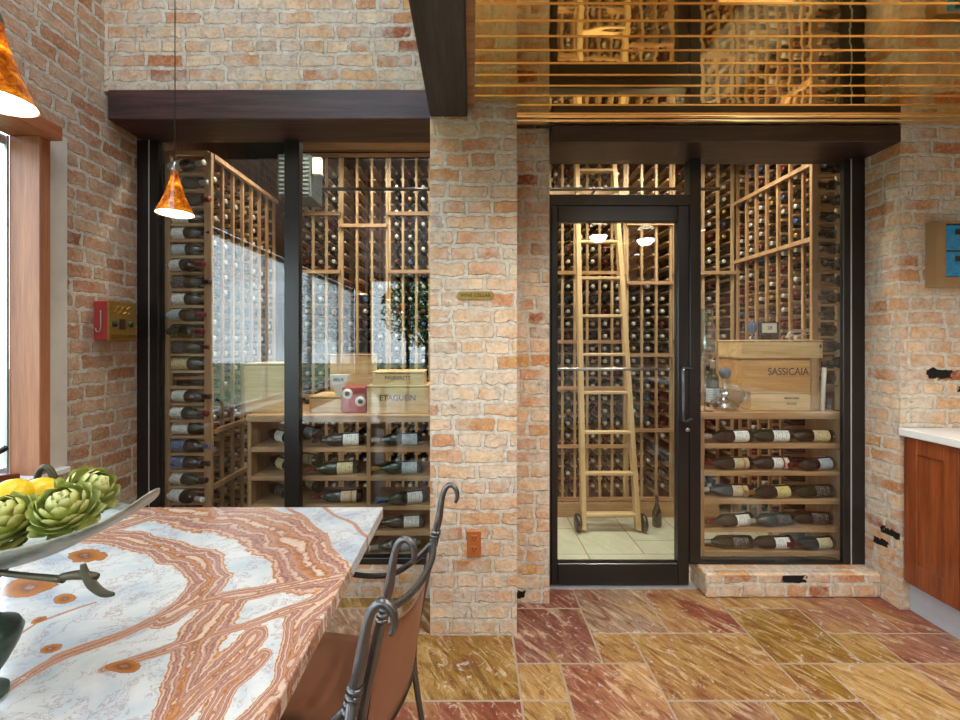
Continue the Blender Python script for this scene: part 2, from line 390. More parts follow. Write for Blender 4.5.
# brick walls ----------------------------------------------------------------
wl=MB(); wy0,wy1=-2.45,1.957; sz=.82; hz=2.42
for a in ((-2.07,XL,-2.9,wy0,0,4.3),(-2.07,XL,wy1,2.56,0,4.3),(-2.07,XL,wy0,wy1,0,sz),(-2.07,XL,wy0,wy1,hz,4.3)): wl.box(*a)
struct(wl.build('wall_left',M['brick_left']))
w=MB(); w.box(XL,0.0,2.30,2.56,2.80,4.3); struct(w.build('wall_back',M['brick']))
w=MB(); w.box(-.207,.222,DP,2.60,0,H); struct(w.build('wall_pillar',M['brick']))
w=MB(); w.box(.222,.430,2.37,2.60,0,H); 
M['brick_strip']=brick('brick_strip',marks=((.262,.045,.03,.02),)); struct(w.build('wall_pier',M['brick_strip']))
# right: return and the wall that carries the cabinet
w=MB(); w.box(XR,3.45,DW,2.60,0,H); 
M['brick_right2']=brick('brick_right2',marks=((2.345,.392,.075,.020,1),(2.42,.318,.045,.022,1),(px(940,DW),pz(374,DW),.07,.024,0),(px(967,DW),pz(389,DW),.05,.02,0)))
struct(w.build('wall_right',M['brick_right2']))
w=MB(); w.box(-.207+.0,3.45,DW,2.60,H+.03,4.3); struct(w.build('wall_upper',M['brick']))
w=MB(); w.box(3.2,3.45,-2.9,DW,0,4.3); struct(w.build('wall_east',M['brick_left']))
# rear wall with the big garden window
w=MB(); rx0,rx1,rz=-1.9,.3,2.62
for a in ((XL,rx0,-2.85,-2.6,0,4.3),(rx1,3.2,-2.85,-2.6,0,4.3),(rx0,rx1,-2.85,-2.6,0,.12),(rx0,rx1,-2.85,-2.6,rz,4.3)): w.box(*a)
struct(w.build('wall_rear',M['white_paint']))
w=MB(); w.box(XL-.25,3.45,-2.9,2.6,4.3,4.4)
w=MB()
# high ceiling; unseen roof opening over the table, added to let sky light in
sx0,sx1,sy0,sy1=-1.7,-.4,-1.6,1.9
for a in ((XL-.25,sx0,-2.9,2.6),(sx1,3.45,-2.9,2.6),(sx0,sx1,-2.9,sy0),(sx0,sx1,sy1,2.6)): w.box(*a,4.3,4.4)
struct(w.build('ceiling',M['white_paint']))
# brick ledges under the glass
w=MB(); w.box(XL,-.207,DL,2.60,0,.136); struct(w.build('trim_1',M['brick']))
M['brick_ledge']=brick('brick_ledge',marks=((px(794,DL),pz(577,DL),.066,.034),))
w=MB(); w.box(gx(697)+.0,XR,DL,2.60,0,.136,bev=.008); struct(w.build('trim_2',M['brick_ledge']))
w=MB(); w.box(.430,gx(697),2.505,2.60,-.002,.006); struct(w.build('trim_3',M['alu']))
# lintels
w=MB(); w.box(-1.955,-.21,2.288,2.56,2.643,2.805,bev=.006); struct(w.build('trim_4',M['lintel']))
w=MB(); w.box(.432,XR-.001,2.305,2.60,2.531,2.622,bev=.004); struct(w.build('trim_5',M['lintel_black']))
# beam running towards the room
w=MB(); w.box(-.207,-.022,-2.6,DP-.001,2.56,2.84,bev=.006); struct(w.build('trim_6',M['beam']))
w=MB(); w.box(-.0205,.012,-2.6,DP-.002,2.612,2.66); struct(w.build('trim_7',M['rack_x']))
# polished copper ceiling, boards with raised seams
c=MB(); y=DW-.001
c.box(.0125,3.199,DP,DW-.001,H,H+.03); c.box(.0125,3.199,-2.6,DP,H,H+.03)
k=0
while y-.08*k>-2.55:
    yy=DW-.100-.08*k; k+=1
    if yy>DP: c.box(.223,3.199,yy-.0016,yy+.0016,H-.004,H+.001,m=1)
    else: c.box(.0125,3.199,yy-.0016,yy+.0016,H-.004,H+.001,m=1)
for yy,r in ((DW-.026,.021),(DW-.070,.020)):
    x0=.223
    prof=[]
    for s in range(9):
        a=pi+pi*s/8; prof.append((yy+r*cos(a),H+.0005+r*.62*sin(a)))
    vs=[];fs=[]
    for X in (x0,3.199):
        vs+=[(X,p,q) for p,q in prof]
    for s in range(8): fs.append((s,s+1,s+10,s+9))
    c.add(vs,fs,0,True)
struct(c.build('ceiling',[M['copper'],M['gold_ridge']]))
# cellar shell
w=MB()
w.box(-2.2,-1.981,2.561,4.1,0,3.25); struct(w.build('wall_cellar_left',M['cellar_wall']))
w=MB(); w.box(2.60,2.75,2.601,4.1,0,3.25); struct(w.build('wall_cellar_right',M['cellar_wall']))
w=MB(); w.box(-1.981,2.60,3.95,4.1,0,3.25); struct(w.build('wall_cellar_back',M['cellar_wall']))
w=MB(); w.box(-2.2,2.75,2.561,4.1,3.15,3.25); struct(w.build('ceiling',M['soffit']))
# side window in the left wall, seen at the very edge
w1=struct(thing('window_3',(XL,1.9,sz),None,None))
w=MB(); w.box(-2.069,-1.93,1.907,1.957,.853,2.372,bev=.003); w.build('jamb',M['cedar'],w1)
w=MB(); w.box(-2.069,-1.88,wy0,1.963,2.372,2.436,bev=.003); w.build('head_casing',M['cedar_y'],w1)
w=MB(); w.box(-2.12,-1.93,wy0,2.055,.826,.853,bev=.003); w.build('sill',M['white_stone'],w1)
w=MB(); 
for yy in (.75,-.45,-1.65,-2.42): w.box(-2.13,-2.08,yy-.022,yy+.022,.853,2.372)
w.box(-2.082,-2.069,1.899,1.909,.853,2.372)
w.box(-2.13,-2.08,wy0,1.9,.853,.89); w.box(-2.13,-2.08,wy0,1.9,2.33,2.372); w.build('frame',M['alu'],w1)
w=MB(); w.box(-2.11,-2.104,wy0,1.90,.88,2.34); w.build('pane',M['pane'],w1)
w=MB(); w.box(-1.979,-1.972,1.958,2.08,.853,2.44); struct(w.build('trim_8',M['plaster']))
# rear window
w2=struct(thing('window_4',(-.8,-2.7,.12),None,None))
w=MB()
for xx in (rx0+.03,-1.17,-.43,rx1-.03): w.box(xx-.03,xx+.03,-2.76,-2.69,.12,rz)
w.box(rx0,rx1,-2.76,-2.69,.12,.18); w.box(rx0,rx1,-2.76,-2.69,rz-.06,rz); w.build('frame',M['bronze_frame'],w2)
w=MB(); w.box(rx0,rx1,-2.73,-2.722,.15,rz-.03); w.build('pane',M['pane'],w2)
# window_1: the left cellar window
fr=M['bronze_frame']
wa=struct(thing('window_1',(-1.1,DG,.136),None,None))
w=MB(); w.box(-1.977,gx(158),DG,2.575,.137,2.642,bev=.003); w.box(-1.977+.07,-1.977+.076,DG-.002,DG,.137,2.642,m=1); w.build('jamb',[fr,M['alu']],wa)
w=MB(); w.box(gx(284),gx(299),DG,2.575,.175,2.642,bev=.003); w.build('mullion',fr,wa)
w=MB(); w.box(gx(158),-.208,DG,2.575,.137,.175,bev=.002); w.build('bottom_rail',fr,wa)
for a,b in ((gx(158),gx(284)),(gx(299),-.208)):
    w=MB(); w.box(a,b,2.540,2.546,.175,2.642); w.build('pane',M['pane'],wa)
# window_2: right cellar window
wb=struct(thing('window_2',(1.75,DG,.136),None,None))
w=MB(); w.box(gx(843.5),XR-.001,DG,2.545,.137,2.530,bev=.003); w.box(gx(851)-.003,gx(851)+.003,DG-.003,DG,.137,2.530,m=1); w.build('jamb',[fr,M['alu']],wb)
w=MB(); w.box(gx(690),gx(701),DG,2.59,.137,2.530,bev=.003); w.build('mullion',fr,wb)
w=MB(); w.box(gx(701),gx(843.5),DG,2.59,.137,.150,bev=.002); w.build('bottom_rail',fr,wb)
w=MB(); w.box(gx(701),gx(843.5),2.530,2.536,.150,2.530); w.build('pane',M['pane'],wb)
# the cellar door, with its transom light
bm=M['black_metal']
wt=struct(thing('window_5',(.9,DG,2.322),None,None))
w=MB(); w.box(.432,gx(690),DG+.002,2.59,2.258,2.322,bev=.003); w.build('transom_bar',bm,wt)
w=MB(); w.box(.432,gx(690),2.55,2.556,2.322,2.530); w.build('pane',M['pane'],wt)
w=MB(); w.box(.432,gx(551),DG+.002,2.59,.007,2.258,bev=.002); w.build('jamb',bm,wt)
dr=struct(thing('door_1',(gx(551),DG,.006),None,None))
zt,zb=2.256,.012
def st(nm,*a): 
    w=MB(); w.box(*a,bev=.004); return w.build(nm,bm,dr)
st('stile',gx(551)+.001,gx(558),DG+.006,2.575,zb,zt); st('stile',gx(678.5),gx(690)-.001,DG+.006,2.575,zb,zt)
st('top_rail',gx(558),gx(678.5),DG+.006,2.575,2.163,zt); st('bottom_rail',gx(558),gx(678.5),DG+.006,2.575,zb,.141)
w=MB(); w.box(gx(558),gx(678.5),2.545,2.551,.141,2.163); w.build('pane',M['pane'],dr)
w=MB(); w.tube([(gx(558),2.60,gz(370)),(gx(678),2.60,gz(370))],.009,10); 
for xx in (gx(563),gx(674)): w.tube([(xx,2.575,gz(370)),(xx,2.60,gz(370))],.007,8)
w.build('push_bar',M['steel'],dr)
w=MB(); hx=gx(679.5)-.02*0; rod(w,[(gx(692),DG+.006,gz(369)),(hx+.012,DG-.03,gz(368)),(hx,DG-.045,gz(376)),(hx,DG-.045,gz(395)),(hx,DG-.045,gz(413)),(hx+.012,DG-.03,gz(420)),(gx(692),DG+.006,gz(419))],.011,10); w.build('pull_handle',plain('gunmetal',srgb(96,100,106),.25,.8),dr)
w=MB(); w.lathe([(0,.012),(.008,.012),(.010,.009)],(gx(688),DG+.006,gz(430)),14,M=Matrix.Rotation(R(90),3,'X')); o=w.build('lock_cylinder',M['steel'],dr); o['label']='round steel lock cylinder'
# ------------------------------------------------------------------ bottles
PROF=[(0,.034),(.004,.0385),(.18,.0385),(.205,.034),(.225,.022),(.24,.0150),(.262,.0142)]
FP=[(.255,.0152),(.300,.0150),(.301,.0162),(.308,.0162),(.310,.013)]
def rack_mesh(seg,foil):
    mb=MB(); mb.lathe(PROF,seg=seg,m=0); mb.lathe(FP,seg=seg,m=1); return mb
RK={}
def rack_bottle_mesh(fc):
    if fc not in RK:
        ob=rack_mesh(12,fc).build('wine_bottle',[M['bottle'],M['foil_'+fc]]); RK[fc]=ob.data; bpy.data.objects.remove(ob)
    return RK[fc]
def foil_pick(r): return r.choices(['pale','dark red','black','gold','blue'],[46,22,18,9,5])[0]
CNT={'n':0}; STUFF={}
ROT={'left':(0,pi/2,0),'right':(0,-pi/2,0),'back':(pi/2,0,0)}
NM={'left':'left side wall rack','right':'right side wall rack','back':'back wall rack'}
CAND=[]
def rack_bottle(side,loc,fc): CAND.append((math.hypot(loc[0],loc[1]),side,tuple(loc),fc))
def flush_racks(limit):
    CAND.sort(key=lambda a:a[0])
    for i,(d,side,loc,fc) in enumerate(CAND):
        if i<limit:
            o=bpy.data.objects.new('wine_bottle',rack_bottle_mesh(fc)); COL.objects.link(o); o.location=loc; o.rotation_euler=ROT[side]
            tag(o,'dark wine bottle, %s foil, lying neck-out in the cellar %s'%(fc,NM[side]),'wine bottle','%s foil bottles in the %s'%(fc,NM[side]))
        else: STUFF.setdefault('all',[]).append((side,loc,fc))
    mb=MB(); keys=list(FO)
    for side,loc,fc in STUFF.get('all',[]):
        Mx=Euler(ROT[side]).to_matrix(); mb.lathe(PROF,loc,10,0,Mx); mb.lathe(FP,loc,10,1+keys.index(fc),Mx)
    if mb.v:
        o=mb.build('wine_bottles',[M['bottle']]+[M['foil_'+k] for k in keys]); tag(o,'remaining dark wine bottles filling the far racks of the cellar','wine bottles',kind='stuff')
# labelled display bottles ------------------------------------------------
TB={}
def show_bottle(glass,lab,fc,loc,rot,label,group,name='wine_bottle',z0=.032,z1=.125):
    key=(glass,lab,fc,z0,z1)
    if key not in TB:
        root=MB().lathe(PROF,seg=24).build(name,M[glass],loc=(0,0,0)); 
        f=MB().lathe(FP,seg=20).build('foil_capsule',M['foil_'+fc],root)
        l=MB(); vs=[];fs=[];n=28
        for k in range(n+1):
            a=2*pi*k/n*.93; 
            for z in (z0,z1): vs.append((.0392*cos(a),.0392*sin(a),z))
        for k in range(n): fs.append((2*k,2*k+2,2*k+3,2*k+1))
        l.add(vs,fs,0,True); lo=l.build('label',LAB[lab],root); lo['label']=lab+' paper label'
        TB[key]=root; o=root
    else: o=copy_tree(TB[key])
    o.location=loc; o.rotation_euler=rot; tag(o,label,'wine bottle',group); return o
# ------------------------------------------------------------------ racks
def rack(name,label,axis,fixed0,fixed1,starts,zs,rails,face,mats=('rack','rack_x'),skip=None,zfoot=0.0,ztop=2.6):
    """axis: direction along which the uprights repeat; fixed0/1: face and back of the rack"""
    c=(fixed0+fixed1)/2; a=(starts[0]+starts[-1])/2
    loc=(a,c,0) if axis=='x' else (c,a,0)
    t=thing(name,loc,label,'wine rack'); s=1 if fixed1>fixed0 else -1
    hw=.0095
    for p in starts:
        for q0,q1 in ((fixed0,fixed0+s*.02),(fixed1-s*.02,fixed1)):
            mb=MB()
            if axis=='x': mb.box(p-hw,p+hw,min(q0,q1),max(q0,q1),zfoot,ztop)
            else: mb.box(min(q0,q1),max(q0,q1),p-hw,p+hw,zfoot,ztop)
            if q0==fixed0: mb.build('upright',M[mats[0]],t)
            else:
                pass
                BK.setdefault(t.name,MB()).add(mb.v,mb.f)
    rg=MB(); a0,a1=min(fixed0,fixed1)+.002,max(fixed0,fixed1)-.002
    for p in starts:
        for z in zs:
            l=p-(.0094 if p==starts[0] else .024); r=p+(.0094 if p==starts[-1] else .024)
            if axis=='x': rg.box(l,r,a0+.018,a1-.018,z-.014,z)
            else: rg.box(a0+.018,a1-.018,l,r,z-.014,z)
    o=rg.build('bottle_rungs',M[mats[1]],t); o['kind']='stuff'
    o=BK.pop(t.name).build('rear_uprights',M['rack'],t); o['kind']='stuff'
    for z in rails:
        mb=MB(); f0=fixed0-s*.024
        if axis=='x': mb.box(starts[0]-hw,starts[-1]+hw,min(f0,fixed0),max(f0,fixed0),z-.014,z+.014)
        else: mb.box(min(f0,fixed0),max(f0,fixed0),starts[0]-hw,starts[-1]+hw,z-.014,z+.014)
        mb.build('trim_rail',M[mats[1]],t)
    return t
BK={}
rr=random.Random(11)
# left wall rack: face at X=-1.60
pitch=.12; zrow=[.10*k+.235 for k in range(24)]
SL=[2.63+pitch*k for k in range(8)]
rack('wine_rack','tall wooden wine rack along the left cellar wall, open bottle column at its glass end','y',-1.60,-1.93,SL,zrow,[pz(157,2.63),.56,.90],0,ztop=2.60)
for i in range(7):
    for z in zrow[:-1]:
        if rr.random()<.93: rack_bottle('left',(-1.925,SL[i]+pitch/2,z+.0395),foil_pick(rr))
# end column by the glass
t=thing('wine_rack',(-1.73,2.60,0),'narrow rack column of labelled bottles at the left jamb behind glass','wine rack')
for xx in (px(168,2.6),px(209,2.6)):
    MB().box(xx-.022,xx+.022,2.585,2.612,.137,2.60,bev=.002).build('upright',M['rack'],t)
ROWY=[173.8,190,207,224,239.7,256,272.4,289,305.7,322,338.5,354,370.7,386.5,403,420,436,453,469.6,485.7,502,518,534]
for i,yy in enumerate(ROWY):
    z=pz(yy,2.6)
    mb=MB(); mb.box(px(172,2.6),px(205,2.6),2.588,2.598,z-.013,z+.002); mb.box(px(172,2.6),px(205,2.6),2.61,2.62,z-.013,z+.002); mb.build('shelf_slat',M['rack_x'],t)
MB().box(px(168,2.6),px(209,2.6),2.588,2.61,2.585,2.61).build('top_rail',M['rack_x'],t)
labs=['white','grey white','dark','white','white','grey white','white and red','dark','white','grey white','dark','dark','cream',None,'white and red','white','white','blue','blue','white and red','white','dark','white']
for i,yy in enumerate(ROWY):
    if labs[i] is None: continue
    z=pz(yy,2.6)+.002
    ordn=['topmost','second','third','fourth','fifth','sixth','seventh','eighth','ninth','tenth','eleventh','twelfth','thirteenth','','fifteenth','sixteenth','seventeenth','eighteenth','nineteenth','twentieth','twenty-first','twenty-second','lowest'][i]
    show_bottle('bottle',labs[i],foil_pick(rr),(-1.90+.02*rr.random(),2.65-.012,z+.0395),(rr.random()*.4,pi/2,0),'wine bottle with %s label on the %s shelf of the left end column'%(labs[i],ordn),'labelled bottles in the left end column',z0=.04,z1=.155)
# right wall rack: face at X=2.07
SR=[2.745+.1185*k for k in range(8)]
rack('wine_rack','tall wooden wine rack along the right cellar wall with two long trim rails','y',2.215,2.56,SR,[.10*k+1.14 for k in range(19)],[pz(162,2.74),pz(238,2.74)],0,zfoot=1.022,ztop=3.1)
rack('wine_rack','low wine rack on the right cellar wall behind the display shelves','y',2.215,2.56,[3.07+.1185*k for k in range(5)],[.10*k+.14 for k in range(9)],[.98],0,ztop=1.0)
for i in range(7):
    for k in range(18):
        if rr.random()<.94 and i>0: rack_bottle('right',(2.52,SR[i]+.059,.10*k+1.14+.0395),foil_pick(rr))
for i in range(4):
    for k in range(8): rack_bottle('right',(2.52,3.07+.1185*i+.059,.10*k+.14+.0395),foil_pick(rr))
t=thing('wine_rack',(2.30,2.70,0),'narrow column of stacked bottles at the right jamb behind the glass','wine rack')
for xx,wd,m in ((px(814,2.70),.02,'rack'),(px(840,2.70),.026,'ladder')):
    MB().box(xx-wd,xx+wd,2.69,2.712,1.0205,3.1,bev=.002).build('upright',M[m],t)
RY=[158+16.2*k for k in range(15)]
for yy in RY:
    z=pz(yy,2.70); mb=MB(); mb.box(px(817,2.70),px(837,2.70),2.69,2.70,z-.013,z); mb.box(px(817,2.70),px(837,2.70),2.713,2.723,z-.013,z); mb.build('shelf_slat',M['rack_x'],t)
for i,yy in enumerate(RY):
    z=pz(yy,2.70); lb=rr.choice(['grey white','white','grey white','white'])
    on=['topmost','second','third','fourth','fifth','sixth','seventh','eighth','ninth','tenth','eleventh','twelfth','thirteenth','fourteenth','lowest','lowest'][i]
    show_bottle('bottle',lb,'black',(2.495-.01*rr.random(),2.752,z+.0395),(rr.random()*.4,-pi/2,0),'wine bottle with %s label on the %s shelf of the right end column'%(lb,on),'labelled bottles in the right end column',z0=.03,z1=.12)
# back wall racks
ZB=[.105*k+.20 for k in range(27)]
def back(name,label,x0,n,p,rails,skip=lambda i,z:False,mats=('rack_pale','rack_x'),bot=True):
    S=[x0+p*k for k in range(n+1)]
    rack(name,label,'x',DR,3.91,S,ZB,rails,0,mats,ztop=3.02)
    if bot:
        for i in range(n):
            for z in ZB[:-1]:
                if skip(i,z) or rr.random()<.05: continue
                rack_bottle('back',(S[i]+p/2,3.905,z+.0395),foil_pick(rr))
back('wine_rack','back wall wine rack left of the open display bay, seen through the left window',-1.558,4,.112,[pz(156,DR),pz(214,DR),pz(272,DR),1.0],)
back('wine_rack','open display bay of the back wall rack with empty slanting rungs',-1.089,3,.125,[pz(156,DR),pz(226,DR),1.0],skip=lambda i,z:z>1.95 or rr.random()<.2)
back('wine_rack','back wall wine rack between the display bay and the brick pillar',-.691,6,.112,[pz(156,DR),pz(214,DR),pz(272,DR),1.0],skip=lambda i,z:i>3)
back('wine_rack','back wall wine rack behind the wooden ladder',.655,6,.104,[pz(190,DR)-.03,pz(273,DR),pz(341.7,DR),pz(388,DR),pz(446,DR),.14],skip=lambda i,z:False)
back('wine_rack','back wall rack bay right of the ladder with an empty open top',1.302,3,.122,[pz(224,DR),pz(283,DR),pz(355,DR),pz(430,DR),.14],skip=lambda i,z:z>1.9)
back('wine_rack','narrow back wall rack bay in the right rear corner of the cellar',1.692,4,.1235,[pz(273,DR),pz(341.7,DR),pz(446,DR),.14])
o=MB().box(-1.55,2.17,3.53,3.57,3.04,3.12).build('cornice_board',M['rack_x'],loc=(0,3.6,3.04)); tag(o,'long wooden cornice board above the back wall racks','board')
# dark plinth board under the back racks
o=MB().box(-1.53,2.04,3.53,3.55,0.0015,.12).build('plinth_board',M['rack_x'],loc=(0,3.59,0)); tag(o,'wooden plinth board along the foot of the back wall racks','board')
flush_racks(215)
# ------------------------------------------------------------------ display counters
def counter(label,xs,y0,y1,top,shelves,mt='rack_x'):
    t=thing('display_shelf',((xs[0]+xs[-1])/2,(y0+y1)/2,.137),label,'shelf unit')
    MB().box(xs[0]-.02,xs[-1]+.012,y0-.006,y1,top-.042,top,bev=.003).build('counter_top',M[mt],t)
    for x in xs: MB().box(x-.012,x+.012,y0,y1,.003,top-.043,bev=.002).build('side_panel',M['rack'],t)
    for z in shelves:
        for a,b in zip(xs[:-1],xs[1:]):
            MB().box(a+.012,b-.012,y0,y1-.12,z-.03,z,bev=.002).build('shelf',M[mt],t)
    return t
LS=[.809,.634,.456,.253,.168]
ls=[.809,.634,.456,.30,.165]
counter('low wooden display shelf unit with a counter top behind the left window',[-1.356,-.63,-.225],2.60,3.05,1.005,ls)
rs=[.826,.658,.484,.311,.165]
counter('low wooden display shelf unit with fifteen lying bottles behind the right window',[1.415,2.275],2.62,2.90,1.019,rs)
def lying(xb,y,z,yaw,glass,lab,fc,label,grp,z0=.032,z1=.125):
    show_bottle(glass,lab,fc,(xb,y,z+.0395),(rr.random()*.3+.2,-pi/2,yaw),label,grp,z0=z0,z1=z1)
on5=['top','second','third','fourth','bottom']
RB=[[('bottle','white'),('bottle_green','white'),('bottle','cream')],[('bottle','beige and gold'),('bottle','white and red'),('bottle','grey white')],[('bottle','beige and gold'),('bottle','pale yellow'),('bottle_green','dark')],
    [('bottle_green','white'),('bottle_green','dark'),('bottle','dark')],[('bottle','dark'),('bottle','white'),('bottle','cream')]]
RX=[[745,791,834],[747,791,834],[746,790,834],[742,785,816],[746,790,834]]
pn=['left','middle','right']
for r_ in range(5):
    for c_ in range(3):
        gl,lb=RB[r_][c_]; xb=(1.735,1.985,2.235)[c_]+.008*rr.random()
        lying(xb,2.665,rs[r_],-.30,gl,lb,foil_pick(rr),'wine bottle, %s label, %s one on the %s shelf right of the door'%(lb,pn[c_],on5[r_]),'lying bottles on the right display shelves')
LB=[[(('bottle','white'),372-8),(('bottle','grey white'),422)],[(('bottle_green','cream'),358),(('bottle_green','grey white'),422)],[(('bottle','beige and gold'),362),(('bottle_green','white'),426)],[(('bottle_green','cream'),350),(('bottle','white'),424)],[(('bottle','white'),360),(('bottle_green','grey white'),420)]]
for r_ in range(5):
    for c_ in range(2):
        (gl,lb),xx=LB[r_][c_]; xb=px(xx,2.66)
        lying(min(xb,-.285),2.665,ls[r_],-.12,gl,lb,foil_pick(rr),'wine bottle, %s label, %s bay, %s shelf behind the left window'%(lb,['middle','right'][c_],on5[r_]),'lying bottles on the left display shelves')
    lb=['grey white','beige and gold','cream','white','dark'][r_]
    lying(-1.0,2.80,ls[r_],-1.0,'bottle',lb,'dark red','wine bottle, %s label, right of the mullion, %s shelf'%(lb,on5[r_]),'lying bottles on the left display shelves') if r_<3 else None
for r_ in range(3):
    lb=['white','cream','dark'][r_]
    lying(-1.14,2.68,ls[r_],-.95,'bottle',lb,['black','gold','dark red'][r_],'wine bottle, %s label, left of the mullion, %s shelf of the display unit'%(lb,on5[r_]),'lying bottles on the left display shelves')
# ------------------------------------------------------------------ text
def text(s,size,loc,rot,mat,parent,name='lettering',ext=.0006,sx=1):
    cu=bpy.data.curves.new('t','FONT'); cu.body=s; cu.size=size; cu.align_x='CENTER'; cu.align_y='CENTER'; cu.extrude=ext; cu.offset=size*.012
    o=bpy.data.objects.new('t',cu); COL.objects.link(o); bpy.context.view_layer.update()
    me=bpy.data.meshes.new_from_object(o.evaluated_get(bpy.context.evaluated_depsgraph_get())); bpy.data.objects.remove(o)
    me.materials.clear(); me.materials.append(mat); ob=bpy.data.objects.new(name,me); COL.objects.link(ob); ob.parent=parent
    ob.location=Vector(loc)-ORG.get(parent.name,Vector()); ob.rotation_euler=rot; ob.scale=(sx,1,1); return ob
FR=(pi/2,0,0)
def crate(x0,x1,y0,y1,z0,z1,mat,label,words=(),name='wine_crate',brd=2):
    c=thing(name,((x0+x1)/2,(y0+y1)/2,z0),label,'crate')
    w=MB(); n=brd; h=(z1-z0-.008)/n
    w.box(x0+.003,x1-.003,y0+.003,y1,z0+.0005,z1-.0145,bev=.001)
    w.box(x0+.0,x0+.012,y0,y0+.02,z0+.0005,z1-.0155,bev=.001); w.box(x1-.012,x1,y0,y0+.02,z0+.0005,z1-.0155,bev=.001)
    w.build('box',M[mat],c)
    MB().box(x0-.002,x1+.002,y0-.002,y1+.002,z1-.0095,z1,bev=.002).build('lid',M[mat],c)
    for (s,size,zz,xo,sx) in words: text(s,size,((x0+x1)/2+xo,y0+.0022,z0+zz),FR,M['ink'],c,sx=sx)
    return c
ct=1.005; y=2.66; k=2.66
X=lambda p:px(p,2.66)
crate(X(367),X(428),2.66,2.90,ct,ct+.175,'crate','large pale wooden crate stencilled ETAGUEIN on the left counter',[('ETAGUEIN',.048,.095,.0,1)])
crate(X(371),X(423),2.68,2.90,ct+.1755,ct+.26,'crate','small pale crate lettered PAUDERETT lying on the large stencilled crate',[('PAUDERETT',.03,.043,0,1)])
crate(X(308),X(340),2.68,2.92,ct,ct+.105,'crate','plain low wooden crate left of the red tin on the left counter')
crate(X(241),X(284),2.70,2.95,ct,ct+.31,'crate','tall plain wooden crate at the left end of the counter')
crate(X(312),X(364),3.00,3.04,ct+.0,ct+.36,'crate','upright wooden crate panel standing behind the red tin')
# red tin case with two white discs
t=thing('wine_tin',(X(354),2.69,ct),'red gift tin with two round white emblems between the crates','tin')
MB().box(X(341.5),X(365.5),2.67,2.76,ct,ct+.165,bev=.006).build('body',M['red_paint'],t)
for cx,cy in ((347,394),(360,401.5)):
    mb=MB(); mb.lathe([(0,.033),(.002,.033)],(X(cx),2.669,pz(cy,2.66)),20,M=Matrix.Rotation(R(90),3,'X')); 
    mb.lathe([(.002,.016),(.003,.016)],(X(cx),2.669,pz(cy,2.66)),12,1,M=Matrix.Rotation(R(90),3,'X')); mb.build('emblem',[M['white_label'],M['grey_unit']],t)
# white flared carton
t=thing('gift_carton',(X(336),2.73,ct+.106),'white flared paper carton standing on the low crate beside the red tin','carton')
mb=MB(); a,b,z0,z1=.022,.058,ct+.106,ct+.235; xc=X(336)
vs=[(xc-a,2.72,z0),(xc+a,2.72,z0),(xc+a,2.76,z0),(xc-a,2.76,z0),(xc-b,2.71,z1),(xc+b,2.71,z1),(xc+b,2.77,z1),(xc-b,2.77,z1)]
mb.add(vs,[(0,3,2,1),(4,5,6,7),(0,1,5,4),(1,2,6,5),(2,3,7,6),(3,0,4,7)]); mb.build('box',M['white_label'],t)
text('BELA',.03,(xc,2.711,z1-.03),FR,M['ink'],t)
# right counter crates
ct=1.019
Y=lambda p:pz(p,2.70)
x0,x1=px(742,2.70),px(821,2.70)
crate(x0+.055,x1-.002,2.70,2.95,ct,ct+.116,'crate','lowest wooden crate under the SASSICAIA crate on the right counter',[('MARCHESI',.02,.075,.04,1),('INCISA',.02,.04,.04,1)])
crate(x0,x1-.008,2.705,2.96,ct+.1165,ct+.330,'crate_dark','wooden crate lettered SASSICAIA, middle of the stack of three',[('SASSICAIA',.066,.125,.052,.86)])
crate(x0-.012,x1,2.685,2.95,ct+.3305,ct+.445,'crate','flat wooden crate on top of the SASSICAIA crate')
zt=ct+.4455
# small digital thermometer
t=thing('digital_thermometer',(px(768,2.75),2.75,zt),'black digital thermometer with pale grey screen on the top crate','thermometer')
MB().box(px(758,2.75),px(778,2.75),2.735,2.755,zt,zt+.115,bev=.004).build('body',M['black_metal'],t)
MB().box(px(760.5,2.75),px(775,2.75),2.7335,2.735,zt+.045,zt+.105).build('screen',M['white_label'],t)
text('28',.032,(px(768,2.75),2.7333,zt+.075),FR,M['dark'],t)
# wire cork cage
t=thing('wire_cork_basket',(px(796,2.75),2.75,zt),'small steel wire basket lying on the top crate beside the thermometer','basket')
mb=MB(); cx=px(797,2.75)
for k in range(5):
    a=pi*k/4; rod(mb,[(cx-.075,2.75,zt+.012),(cx-.03,2.75-.03*cos(a),zt+.03+.026*sin(a)),(cx+.03,2.75-.032*cos(a),zt+.032+.03*sin(a)),(cx+.07,2.75-.02*cos(a),zt+.04+.02*sin(a))],.0035,6,5)
rod(mb,[(cx-.03,2.72,zt+.003),(cx+.07,2.73,zt+.003)],.003,6,2); mb.build('wire',M['steel'],t)
# blue glass stopper brush
t=thing('glass_stopper',(px(752,2.74),2.74,zt),'blue and white swirled glass stopper standing at the left of the thermometer','stopper')
MB().lathe([(0,.014),(.004,.014),(.006,.005),(.035,.005),(.04,.015),(.06,.026),(.08,.029),(.1,.024),(.115,.010),(.118,0.0)],(px(752,2.74),2.74,zt),18).build('stopper_body',NT('swirl').set(color=srgb(74,96,130),rough=.1) ,t)
# paper roll
o=MB().tube([(px(822.5,2.66),2.66,ct+.001),(px(827,2.66),2.68,ct+.27)],[.011,.013],12).build('paper_roll',M['white_label'],loc=(px(823,2.66),2.66,ct)); tag(o,'thin white paper roll leaning upright at the right end of the counter','paper roll')
